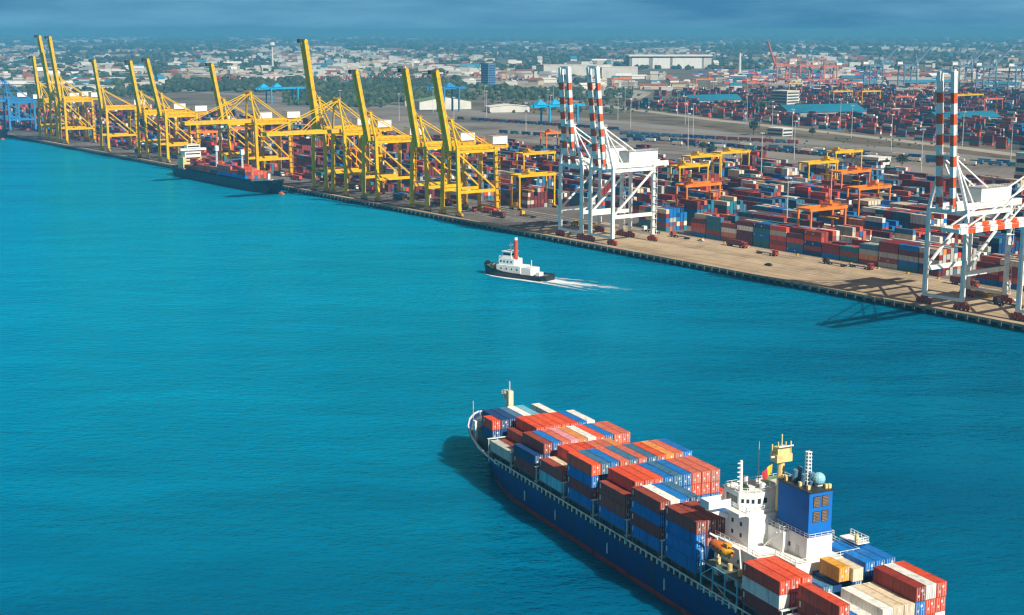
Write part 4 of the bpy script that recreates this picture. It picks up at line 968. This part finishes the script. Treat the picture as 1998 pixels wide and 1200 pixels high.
for i in range(14):
    u = -30 - i * 18.5
    b = MB(); b.box(-.7, .7, -.35, .35, 0, .9, 'crane_ochre'); b.box(-.5, .5, -.25, .25, .9, 1.05, 'dark')
    tag(b.build('traffic_barrier', None, Q(43, u, GZ), QR), 'small yellow barrier in the line along the front container row', 'barrier', 'yellow barriers along the front row')

# ---------------------------------------------------------------- light masts
def mast_mesh(h):
    p = MB(); p.tube((0, 0, 0), (0, 0, h), .42, .2, 'steel', 6); return p.mesh('mast_pole')
PM = mast_mesh(36)
hb = MB(); hb.box(-1.6, 1.6, -1.6, 1.6, 35.6, 36.1, 'steel')
for a in range(6): hb.box(1.5 * math.cos(a * 1.05) - .35, 1.5 * math.cos(a * 1.05) + .35, 1.5 * math.sin(a * 1.05) - .35, 1.5 * math.sin(a * 1.05) + .35, 35.1, 35.6, 'house_white')
HM = hb.mesh('mast_head')
MS = [(160, -20, 'tall light mast among the stacks, just right of the first orange gantry'), (75, 90, 'tall light mast beside the white cranes'), (330, 210, 'tall light mast at the back of the yard, right of centre'), (80, -60, 'tall light mast behind the front orange gantry')]
for k, (v_, u_, lb) in enumerate(MS + [(v2, u2, '') for v2 in (470, 620, 720, 840) for u2 in range(40, 1300, 140)]):
    if not lb: lb = 'thin grey light mast on the %s beyond the yard, one of a long row' % {470: 'service road', 620: 'rail yard', 720: 'wide road', 840: 'scrub edge'}[v_]
    o = thing('light_mast', lb, 'light mast', Q(v_ + (R.uniform(-9, 9) if k >= len(MS) else 0), u_ + (R.uniform(-20, 20) if k >= len(MS) else 0), GZ), R.random() * 3, 'light masts')
    link('pole', PM, o); link('lamp_head', HM, o)

# ---------------------------------------------------------------- rail yard: wagons and parked trailers
def wagon_mesh(col):
    b = MB(); b.box(-1.2, 1.2, -6.9, 6.9, .8, 1.2, 'dark'); b.box(-1.22, 1.22, -6.1, 6.1, 1.2, 3.8, col)
    for y in (-5.2, -4, 4, 5.2): b.tube((-.8, y, .45), (.8, y, .45), .45, .45, 'dark', 8)
    return b.mesh('wagon')
WM = {}
def lineup(name, lab, cat, grp, u0, v0, u1, v1, n, cols, skip=.08):
    d = Vector(Q(v1, u1)) - Vector(Q(v0, u0)); rz = math.atan2(-d.x, d.y)
    for i in range(n):
        if R.random() < skip: continue
        col = R.choice(cols); f_ = (i + .5) / n
        if col not in WM: WM[col] = wagon_mesh(col)
        tag(link(name, WM[col], None, Q(v0 + (v1 - v0) * f_, u0 + (u1 - u0) * f_, GZ + .02), rz), lab % col, cat, grp)
lineup('rail_wagon', '%s freight wagon in the long train beyond the yard', 'wagon', 'train beyond the yard', 660, 553, 538, 588, 9, ['grey-blue', 'navy', 'grey-blue'], 0)
lineup('rail_wagon', '%s freight wagon in the right half of the long train', 'wagon', 'train beyond the yard, right half', 538, 588, 440, 616, 7, ['maroon', 'maroon', 'dark red', 'grey-blue'], 0)
lineup('rail_wagon', '%s freight wagon in the train on the track nearest the yard', 'wagon', 'train nearest the yard', 620, 530, 260, 520, 24, ['maroon', 'navy', 'grey-blue', 'dark red'], .1)
lineup('rail_wagon', '%s freight wagon in the train near the blue gantry', 'wagon', 'train near the blue gantry', 1010, 560, 700, 600, 22, ['navy', 'grey-blue', 'maroon'], .05)
for r_ in range(3): lineup('parked_trailer', '%s trailer parked in the ' + ORD[r_] + ' line behind the yard', 'trailer', 'trailers parked behind the yard, %s line' % ORD[r_], 760 - r_ * 40, 452 + r_ * 26, 150 - r_ * 30, 560 + r_ * 22, 34, ['grey-blue', 'navy', 'teal', 'white', 'cream', 'navy'], .35)

# ---------------------------------------------------------------- buildings that stand out
def building(name, label, v, u, w, d, h, wall, roof, rz=0, gable=0., win=0, group=None, loc=None, cat='building', winm='glass'):
    """w along x (inland), d along y (along the quay)"""
    t = thing(name, label, cat, loc or Q(v, u, GZ), QR + rz, group)
    b = MB(); b.box(-w / 2, w / 2, -d / 2, d / 2, 0, h, wall)
    if gable: b.add([(-w / 2, -d / 2, h), (w / 2, -d / 2, h), (w / 2, d / 2, h), (-w / 2, d / 2, h), (-w / 2, 0, h + gable * .97), (w / 2, 0, h + gable * .97)], [(0, 4, 3), (1, 2, 5)], wall)
    b.build('wall', t)
    b = MB()
    if gable:
        e = 1.0
        for sg in (-1, 1): b.add([(-w / 2 - e, sg * (d / 2 + e), h - .2), (w / 2 + e, sg * (d / 2 + e), h - .2), (w / 2 + e, 0, h + gable), (-w / 2 - e, 0, h + gable), (-w / 2 - e, sg * (d / 2 + e), h + .25), (w / 2 + e, sg * (d / 2 + e), h + .25), (w / 2 + e, 0, h + gable + .4), (-w / 2 - e, 0, h + gable + .4)], [(4, 5, 6, 7), (0, 1, 5, 4), (1, 2, 6, 5), (3, 0, 4, 7)], roof)
    else: b.box(-w / 2 - .4, w / 2 + .4, -d / 2 - .4, d / 2 + .4, h + .003, h + .9, roof)
    b.build('roof', t)
    if win:
        nf = max(1, int(h / win))
        for k in range(nf):
            z = 1.2 + k * win
            MB().box(-w / 2 - .06, -w / 2 - .003, -d / 2 + 1, d / 2 - 1, z, z + win * .45, winm).build('window', t); MB().box(-w / 2 + 1, w / 2 - 1, -d / 2 - .06, -d / 2 - .003, z, z + win * .45, winm).build('window', t)
    return t
def hangar():
    c0 = Vector((493, 4606, GZ)); t = thing('hangar', 'huge white hangar with three wide door panels on the far horizon', 'hangar', tuple(c0), rad(2))
    b = MB(); b.box(-128, 128, 0, 110, 0, 33, 'b_grey'); b.box(104, 128, -.6, -.1, 0, 33, 'b_white'); b.box(-128, -124, -.6, -.1, 0, 33, 'b_grey'); b.build('wall', t)
    b = MB(); b.box(-131, 131, -6, 112, 37, 41, 'r_white'); b.box(-129, 129, -1, 111, 33, 37, 'r_blue'); b.build('roof', t)
    for x0, x1 in ((-120, -68), (-56, -2), (6, 98)): MB().box(x0, x1, -1.6, -.1, 0, 32, 'house_white').build('door', t)
hangar()
def far(d, x): return (x, d, GZ)
building('warehouse', 'long white warehouse standing in front of the hangar', 0, 0, 70, 170, 30, 'b_white', 'r_white', rad(54), 0, 0, loc=far(3760, 165))
building('warehouse', 'white warehouse block right beside the long white one', 0, 0, 60, 90, 26, 'b_white', 'r_white', rad(54), loc=far(3730, 270))
building('office_tower', 'dark blue-grey tower block rising from the far town', 0, 0, 22, 22, 47, 'crane_slate', 'r_blue', rad(10), 0, 5, loc=far(3170, -51), winm='hull_navy')
building('office_building', 'white office block with banded storeys beside the blue-roofed shed', 1110, 940, 26, 34, 27, 'b_white', 'r_white', 0, 0, 4.4)
building('warehouse', 'low shed with a long blue roof right of the white office', 985, 755, 120, 46, 9, 'b_grey', 'r_teal', rad(-14), 9)
building('warehouse', 'low blue-roofed shed left of the white office', 1090, 1080, 90, 34, 9, 'b_cream', 'r_teal', rad(-14), 8)
building('warehouse', 'small cream shed right of the long blue roof', 1080, 690, 16, 24, 11, 'b_cream', 'r_white', rad(20), 0, 4)
building('warehouse', 'blue-roofed shed among the far containers on the right', 1040, 560, 95, 34, 8, 'b_grey', 'r_teal', rad(-14), 7)
building('gatehouse', 'white canopied gatehouse on the road beyond the yard', 690, 540, 16, 24, 8, 'b_white', 'r_white', 0, 0, 4)
building('terminal_office', 'small terminal building with white and blue roof behind the yard', 470, 212, 16, 22, 9, 'b_white', 'r_white', 0, 0, 4.2)
building('terminal_office', 'pale blue building at the right edge behind the banded crane', 474, 58, 14, 18, 22, 'pale_rail', 'radome', 0, 0, 7)
building('warehouse', 'small shed with a bright blue roof beside the terminal building', 478, 236, 14, 26, 5, 'b_white', 'r_teal', 0, 2)
building('warehouse', 'pale domed shed left of the tall blue gantry legs', 690, 1250, 50, 80, 12, 'b_white', 'grey_green', rad(70), 7)
building('warehouse', 'white roofed shed just right of the tall blue gantry legs', 720, 1120, 30, 60, 8, 'b_white', 'r_white', rad(70), 3)
for i, (d, x, w, l, h) in enumerate(((3150, -1080, 36, 160, 9), (3320, -900, 36, 190, 10), (3020, -1010, 30, 120, 9), (2900, -830, 30, 100, 9), (3620, -690, 34, 260, 9), (3500, -560, 30, 160, 10))):
    building('warehouse', 'long low warehouse with pale roof behind the left yellow cranes, %s of six' % ORD[i], 0, 0, w, l, h, 'b_white' if i % 2 else 'b_tan', 'r_white', rad(50 + 3 * i), 3, loc=far(d, x), group='long pale warehouses on the left')
for i, (d, x) in enumerate(((4900, -95), (4950, -20), (4480, 150), (4700, 210), (4300, 105), (5200, 330))):
    building('factory', 'cream factory block on the far skyline near the dark tower, %s of six' % ORD[i], 0, 0, 40, 60, R.uniform(14, 22), R.choice(['b_cream', 'b_white']), R.choice(['r_tile', 'r_grey']), rad(R.uniform(0, 60)), loc=far(d, x), group='factories on the far skyline')
b = MB(); b.tube((0, 0, 0), (0, 0, 55), 4.5, 3, 'b_white', 12); b.tube((0, 0, 55), (0, 0, 57), 3.4, 3.4, 'b_cream', 12)
tag(b.build('water_tower', None, far(4010, 617)), 'slim white chimney-like tower right of the hangar', 'tower')
b = MB(); b.tube((0, 0, 0), (0, 0, 62), 2.0, 1.2, 'b_white', 10)
for i in range(0, 6): b.tube((0, 0, 8 + i * 9), (0, 0, 12 + i * 9), 2.05, 1.9, 'crane_red', 10)
tag(b.build('chimney', None, far(2330, -168)), 'thin red and white chimney behind the raised yellow booms', 'chimney')
b = MB(); b.tube((0, 0, 0), (0, 0, 70), 3.5, 2.4, 'b_white', 10); b.tube((0, 0, 70), (0, 0, 80), 9, 8, 'b_white', 12)
tag(b.build('water_tower', None, far(4700, -760)), 'white mushroom water tower in the left town', 'tower')

# blue rail gantries beyond the yard
def blue_gantry(label, v, u, span, h, body, roof=True):
    t = thing('rail_gantry_crane', label, 'gantry crane', Q(v, u, GZ), QR, 'blue rail gantries')
    for x in (0, span):
        for y in (-9, 9):
            b = MB(); b.beam((x, y, 0), (x, y, h), 2.2, 2.0, body); b.build('leg', t)
    b = MB()
    for y in (-4, 4): b.beam((-22, y, h + 1.2), (span + 16, y, h + 1.2), 2.2, 3.0, body)
    for x in (0, span): b.beam((x, -9, h + .8), (x, 9, h + .8), 1.8, 2, body)
    b.build('girder', t)
    b = MB()
    for x in (-18, 6): b.add([(x, -6, h + 2.8), (x + 17, -6, h + 2.8), (x + 17, 6, h + 2.8), (x, 6, h + 2.8), (x + 9, 0, h + 10)], [(0, 1, 4), (1, 2, 4), (2, 3, 4), (3, 0, 4)], body)
    b.build('machinery_house', t)
blue_gantry('bright blue rail gantry left of the white crane booms', 605, 872, 45, 21, 'crane_cyan')
blue_gantry('bright blue rail gantry behind the tall raised yellow boom', 545, 1545, 48, 23, 'crane_cyan')
blue_gantry('tall dark blue rail gantry between the two nearest raised booms', 640, 1175, 26, 33, 'crane_blue')
# blue quay crane at the far left end
for i, (u, lb) in enumerate(((1090, 'pale blue quay crane at the far left, right one of the pair'), (1150, 'pale blue quay crane at the far left edge of the view'))):
    sts_crane(u, lb, body='crane_cyan' if 0 else 'crane_blue', raised=False, blen=46, group='blue quay cranes', simple=True, gh=40)

# ---------------------------------------------------------------- second terminal on the right, far cranes
ft = Boxes(); RZ2 = QR
for i in range(8200):
    u = R.uniform(-250, 1400); v = R.uniform(640, 1780)
    vmin = 26 + np.interp(u, [-250, 223, 307, 562, 787, 1100, 1500], [600, 684, 715, 780, 828, 920, 1060])
    if v < vmin or (u > 1150 and v < 1250): continue
    bu, bv = u // 110, v // 42
    if (bu * 7 + bv * 13) % 13 == 0: continue
    if 880 < u < 1000 and 1040 < v < 1150 or 690 < u < 830 and 930 < v < 1060 or 1000 < u < 1150 and 1050 < v < 1130: continue
    u = u // 13 * 13; v = v // 42 * 42 + (v % 42) // 3.1 * 2.9
    for k in range(R.choice([1, 2, 3, 3, 4, 4, 5])):
        ft.add(v, u, GZ + 2.62 * k, 12.19, 2.59, R.choice(PALL + ['salmon', 'red', 'orange-red', 'cream', 'white', 'maroon', 'grey-blue']))
tag(ft.build('container_stack', (QO[0], QO[1], 0), QR), 'dense mass of stacked containers in the far terminal on the right', 'container stacks', kind='stuff')
fl_ = Boxes()
for i in range(700):
    x = R.uniform(-700, 60); d = 3560 + R.uniform(-80, 120) + x * .05
    for k in range(R.randint(1, 4)): fl_.add(x // 13 * 13, d // 3 * 3, GZ + 2.6 * k, 12.2, 2.6, R.choice(['red', 'salmon', 'maroon', 'dark red', 'white', 'cream', 'grey-blue', 'salmon']), 2.44)
fb_ = Boxes()
for i in range(2600):
    x = R.uniform(480, 1500); d = R.uniform(2680, 4200)
    if x > d * .36: continue
    if math.sin(x * .021) + math.sin(d * .013 + x * .004) < -.2: continue
    if R.random() < .85:
        for k in range(R.randint(1, 4)): fb_.add(x // 13 * 13, d // 24 * 24 + (d % 24) // 3 * 2.6, GZ + 2.6 * k, 2.44, 2.6, R.choice(['salmon', 'maroon', 'red', 'dark red', 'navy', 'grey-blue', 'white', 'blue', 'cream']), 12.2)
    else: fb_.add(x, d, GZ, R.uniform(14, 30), R.uniform(5, 11), R.choice(['b_white', 'b_cream', 'r_blue', 'b_grey', 'r_teal']), R.uniform(20, 60))
tag(fb_.build('container_stack', (0, 0, 0), 0), 'hazy stacks and sheds under the far slate-blue cranes', 'container stacks', kind='stuff')
tag(fl_.build('container_stack', (0, 0, 0), 0), 'thin far band of red containers across the middle distance', 'container stacks', kind='stuff')
FR = [(1360, 1280, 'crane_salmon', 50), (1405, 1220, 'crane_yellow', 32), (1565, 1333, 'crane_salmon', 50), (1505, 1186, 'crane_salmon', 42), (1485, 1008, 'crane_salmon', 50), (1208, 936, 'crane_yellow', 42), (1244, 910, 'crane_yellow', 42), (1140, 757, 'crane_salmon', 41), (1255, 740, 'crane_yellow', 60), (1184, 639, 'crane_salmon', 40), (1650, 1560, 'crane_salmon', 55), (1420, 1480, 'crane_orange', 45), (1330, 1620, 'crane_orange', 45), (1300, 520, 'crane_salmon', 40), (1350, 380, 'crane_salmon', 40), (1480, 700, 'crane_salmon', 44)]
for i, (v_, u_, bd, sp) in enumerate(FR):
    rtg(v_, u_, bd, '%s yard gantry in the far right terminal, %s nearest there' % ({'crane_salmon': 'faded red', 'crane_yellow': 'yellow', 'crane_orange': 'orange'}[bd], ordn(sorted(range(len(FR)), key=lambda j: FR[j][0] - FR[j][1] * .7).index(i))), sp, 24, group='yard gantries in the far terminal')
# slate-blue cranes seen from behind with booms raised to the right
for i, (x, y, ang) in enumerate(((700, 2950, 44), (768, 2950, 46), (862, 2900, 46), (893, 2850, 44), (935, 2790, 45), (985, 2730, 46))):
    sts_crane(0, 'slate-blue far quay crane with white machinery house and raised boom, %s from left' % ORD[i], body='crane_slate', ang=ang, blen=52, group='slate-blue far quay cranes', simple=True, loc=(x + 34, y, GZ), rz=math.pi + rad(20), half=11, gh=52, big=True)
for i, (x, y, ra) in enumerate(((610, 3150, False), (655, 3120, False), (570, 3200, True))):
    sts_crane(0, 'orange far quay crane with %s boom, %s from left beyond the right terminal' % ('raised' if ra else 'lowered', ORD[2 * i if i < 2 else 1]), body='crane_salmon', raised=ra, ang=70, blen=52, group='orange far quay cranes', simple=True, loc=(x, y, GZ), rz=rad(15), half=9)

# ---------------------------------------------------------------- trees
def tree_parts(seed, h):
    r = random.Random(seed); b = MB(); b.tube((0, 0, 0), (0, 0, h * .45), h * .035, h * .022, 'bark', 6)
    for i in range(4):
        a = i * 1.6 + r.random(); b.beam((0, 0, h * .3), (math.cos(a) * h * .22, math.sin(a) * h * .22, h * .6), h * .018, h * .018, 'bark')
    tr = b.mesh('trunk'); c_ = MB()
    for i in range(420):
        a, e, q = r.uniform(0, 6.28), r.uniform(-.6, 1.3), r.random() ** .4
        cx, cy, cz = math.cos(a) * math.cos(e) * q * h * .36, math.sin(a) * math.cos(e) * q * h * .36, h * .62 + math.sin(e) * q * h * .36
        k = 1 + .25 * math.sin(a * 3 + seed); cx *= k; cy *= k; s_ = h * r.uniform(.03, .065)
        n = Vector((r.gauss(0, 1), r.gauss(0, 1), r.gauss(0, 1) + .5)).normalized(); t1 = n.orthogonal().normalized() * s_; t2 = n.cross(t1).normalized() * s_
        p = Vector((cx, cy, cz)); c_.add([tuple(p - t1), tuple(p + t2), tuple(p + t1), tuple(p - t2)], [(0, 1, 2, 3)], 'leaf' if r.random() < .7 else 'leaf_lt')
    return tr, c_.mesh('crown')
TP = [tree_parts(s_, h) for s_, h in ((1, 11), (2, 13), (3, 9))]
def tree(v, u, k, s_, label, loc=None):
    t = thing('tree', label, 'tree', loc or Q(v, u, GZ), R.uniform(0, 6), 'single trees'); t.scale = (s_, s_, s_)
    link('trunk', TP[k][0], t); link('crown', TP[k][1], t)
for v_, u_, k, s_, lb in ((668, 560, 1, 1.3, 'dark tree beside the white gatehouse'), (415, 360, 0, 1.2, 'dark tree at the rear edge of the yard, right of the tall stack'), (500, 700, 2, 1.5, 'dark tree on the gravel behind the nearest yellow boom'), (455, 415, 0, 1.0, 'small tree beside the parked trailers'), (700, 500, 2, 1.2, 'small tree along the road right of the gatehouse'), (480, 190, 1, 1.0, 'tree beside the small terminal building'), (460, 30, 0, 1.3, 'dark tree left of the pale blue building')): tree(v_, u_, k, s_, lb)
class Clumps:
    """woodland mass: many small irregular crowns"""
    def __init__(s, name, label): s.v = []; s.f = []; s.n = name; s.l = label
    def add(s, x, y, r, h):
        o = len(s.v); m = 6; ph = R.random() * 6
        j = [R.uniform(.72, 1.25) for _ in range(m * 2 + 1)]
        for k, (rr, z) in enumerate(((1.0, .38), (.78, .8))):
            for i in range(m): s.v.append((x + r * rr * j[k * m + i] * math.cos(ph + i * 6.283 / m), y + r * rr * j[k * m + i] * math.sin(ph + i * 6.283 / m), GZ + h * z * j[(i + k) % m]))
        s.v.append((x, y, GZ + h * j[-1]))
        for i in range(m): s.v.append((x + r * .7 * math.cos(ph + i * 6.283 / m), y + r * .7 * math.sin(ph + i * 6.283 / m), GZ - .1))
        T = o + 2 * m; Bq = T + 1
        for i in range(m):
            i2 = (i + 1) % m
            s.f += [(Bq + i, Bq + i2, o + i2, o + i), (o + i, o + i2, o + m + i2, o + m + i), (o + m + i, o + m + i2, T)]
    def build(s):
        me = bpy.data.meshes.new(s.n); me.from_pydata(s.v, [], s.f); me.materials.append(M['leaf']); me.materials.append(M['leaf_lt'])
        me.polygons.foreach_set('material_index', [0 if (i // 18) % 4 else 1 for i in range(len(s.f))]); me.update()
        return tag(link(s.n, me), s.l, 'woodland', kind='stuff')
K = CAM_H * 2850.
def azd(px, py): d = K / (py - 58.); return ((px - 999) / 2850. * math.hypot(d, CAM_H), d)
def inarea(px, py):   # keep trees and houses off yard, roads and landmarks (distance and bearing zones)
    return True
w1 = Clumps('woodland', 'dark woodland and scrub between the yard and the far town')
def patch(n, x0, x1, y0, y1, r0, r1):
    for _ in range(n):
        px = R.uniform(x0, x1); py = R.uniform(y0, y1); x, d = azd(px, py); r = R.uniform(r0, r1); w1.add(x, d, r, r * R.uniform(1.1, 1.7))
patch(900, 690, 905, 158, 200, 4, 8); patch(420, 320, 560, 164, 176, 5, 9); patch(260, 560, 700, 170, 206, 4, 7); patch(320, 860, 1230, 172, 196, 3, 6); patch(350, 950, 1480, 185, 222, 1.5, 3.5)
patch(120, 1480, 1998, 238, 290, .8, 1.7); patch(160, 1010, 1110, 178, 187, 4, 7); patch(200, 1380, 1560, 205, 224, 4, 7); patch(150, 640, 760, 186, 210, 4, 7); patch(240, 0, 330, 172, 190, 3, 6)
w1.build()
def dens(x, y):
    x, y = x / 900., y / 2600.
    return .5 + .25 * math.sin(3.1 * x + 1.7 * y) + .2 * math.sin(7.3 * x - 4.1 * y + 1) + .18 * math.sin(15 * x + 9 * y + 2)
w2 = Clumps('woodland', 'hazy tree cover running through the far town to the horizon')
for _ in range(10500):
    py = 70 + 110 * R.random() ** 1.15; px = R.uniform(-60, 2060)
    if px > 1150 and py > 136: continue
    x, d = azd(px, py)
    if dens(x, d) > R.uniform(.25, .85): continue
    r = R.uniform(6, 13) * (1 if py > 100 else 1.8 if py > 84 else 3.2); w2.add(x, d, r, min(26, r * R.uniform(.8, 1.3)))
w2.build()

# ---------------------------------------------------------------- town
for k_, (d0, x0, x1, w_, sl_) in enumerate(((3350, -1200, -300, 26, .05), (4150, -1700, 300, 22, -.06), (5000, -600, 2600, 24, .04), (6100, -2400, 900, 30, .08), (7600, -800, 3600, 40, -.05), (9800, -4200, 2500, 60, .06), (3900, 500, 2200, 24, -.1))):
    b = MB(); b.add([(x0, d0 - sl_ * 600, GZ + .06), (x1, d0 + sl_ * 600, GZ + .06), (x1, d0 + w_ + sl_ * 600, GZ + .06), (x0, d0 + w_ - sl_ * 600, GZ + .06)], [(0, 1, 2, 3)], 'road_lt' if k_ % 2 else 'road')
    tag(b.build('town_road'), kind='structure')
bm = {}
def house_mesh(kind, wall, roof):
    key = (kind, wall, roof)
    if key in bm: return bm[key]
    b = MB(); b.box(-.5, .5, -.5, .5, 0, 1, wall)
    if kind == 'flat':
        b.box(-.53, .53, -.53, .53, 1.0, 1.06, roof); b.box(.1, .4, -.3, .2, 1.06, 1.25, wall)
        for z in (.2, .5, .8):
            b.box(-.46, .46, -.512, -.503, z - .07, z + .06, 'b_grey'); b.box(.503, .512, -.46, .46, z - .07, z + .06, 'b_grey')
    else: b.add([(-.55, -.58, .96), (.55, -.58, .96), (.55, .58, .96), (-.55, .58, .96), (-.55, 0, 1.4), (.55, 0, 1.4)], [(0, 1, 5, 4), (2, 3, 4, 5), (0, 4, 3), (1, 2, 5)], roof)
    bm[key] = b.mesh('building'); return bm[key]
WALLN = {'b_white': 'white', 'b_cream': 'cream', 'b_grey': 'grey', 'b_tan': 'tan'}; ROOFN = {'r_tile': 'red-tiled', 'r_blue': 'blue', 'r_grey': 'grey', 'r_white': 'pale'}
spots = []
def town(n, x0, x1, y0, y1, big=1.):
    for _ in range(n): spots.append((R.uniform(x0, x1), R.uniform(y0, y1), big))
town(150, 0, 480, 98, 150); town(60, 0, 330, 140, 176, 1.2); town(90, 480, 960, 98, 140); town(60, 880, 1235, 108, 166, 1.3); town(80, 1150, 1998, 96, 136); town(45, 1150, 1560, 150, 178, .9); town(20, 1750, 1998, 140, 180, 1.5)
R.shuffle(spots)
spots.sort(key=lambda s_: -s_[1]); nb = 0
rest = Boxes()
for px, py, bgk in spots:
    if nb >= 280: break
    x, d = azd(px, py); wall = R.choice(['b_white'] * 6 + ['b_cream'] * 3 + ['b_grey', 'b_tan']); kind = R.choice(['flat', 'flat', 'gable', 'gable', 'gable'])
    roof = R.choice(['r_grey', 'r_white', 'r_tile', 'r_blue', 'r_white'] if kind == 'gable' else ['r_grey', 'r_white'])
    w = R.choice([12, 16, 20, 26, 40, 60]) * bgk; dp = R.choice([10, 14, 18]) * bgk; h = R.choice([6, 7, 8, 10, 13, 17]) * bgk if w < 45 else R.uniform(7, 11) * bgk
    zone = 'left behind the yellow cranes' if px < 480 else ('centre left of the dark tower' if px < 940 else ('centre near the hangar' if px < 1400 else 'right skyline'))
    o = link('town_building', house_mesh(kind, wall, roof), None, (x, d, GZ), R.uniform(-.6, .9)); o.scale = (w, dp, h)
    sz = 'long low' if w > 38 * bgk else ('tall' if h > 12 * bgk else 'small')
    tag(o, '%s %s town building with %s %s roof, %s' % (sz, WALLN[wall], ROOFN[roof], 'pitched' if kind == 'gable' else 'flat', zone), 'building', '%s %s %s buildings, %s' % (sz, WALLN[wall], ROOFN[roof], zone)); nb += 1
cl = [(R.uniform(0, 2000), R.uniform(62, 100), R.uniform(30, 120)) for _ in range(34)]
for i_ in range(8600):
    if i_ % 3: py = 92 + 62 * R.random() ** 1.3; px = R.uniform(-40, 2040) if i_ % 2 else R.uniform(-40, 1000)
    else:
        q = R.choice(cl); px = R.gauss(q[0], q[2]); py = max(64, q[1] + R.gauss(0, 2.2))
    if px > 1150 and py > 138: continue
    x, d = azd(px, py)
    if dens(x, d) < R.uniform(.3, .9): continue
    q = 1 if py > 100 else (1.5 if py > 82 else 3)
    rest.add(x, d, GZ, R.choice([8, 12, 18]) * q, R.choice([5, 6, 8, 10, 14]) * (1 if py > 90 else 1.3), R.choice(['b_white'] * 5 + ['b_cream'] * 3 + ['b_grey'] * 2 + ['b_tan', 'r_tile', 'r_blue']), R.choice([9, 14, 22, 40]) * q)
tag(rest.build('town_buildings', (0, 0, 0), 0), 'countless small pale buildings of the town fading into the haze', 'town', kind='stuff')

# ---------------------------------------------------------------- haze
hz = bpy.data.materials.new('haze'); hz.use_nodes = True
t = hz.node_tree; t.nodes.clear()
o_ = nd(t, 'ShaderNodeOutputMaterial'); pv = nd(t, 'ShaderNodeVolumePrincipled')
pv.inputs['Density Attribute'].default_value = ''
pv.inputs['Color'].default_value = (.12, .46, .78, 1); pv.inputs['Density'].default_value = 1.2e-4; pv.inputs['Anisotropy'].default_value = .0
t.links.new(pv.outputs[0], o_.inputs['Volume'])
M['haze'] = hz
b = MB(); b.box(-39000, 39000, -3000, 41000, -3.2, 132, 'haze')
ho = b.build('haze'); tag(ho, 'pale blue haze over the harbour and town', 'haze', kind='stuff')
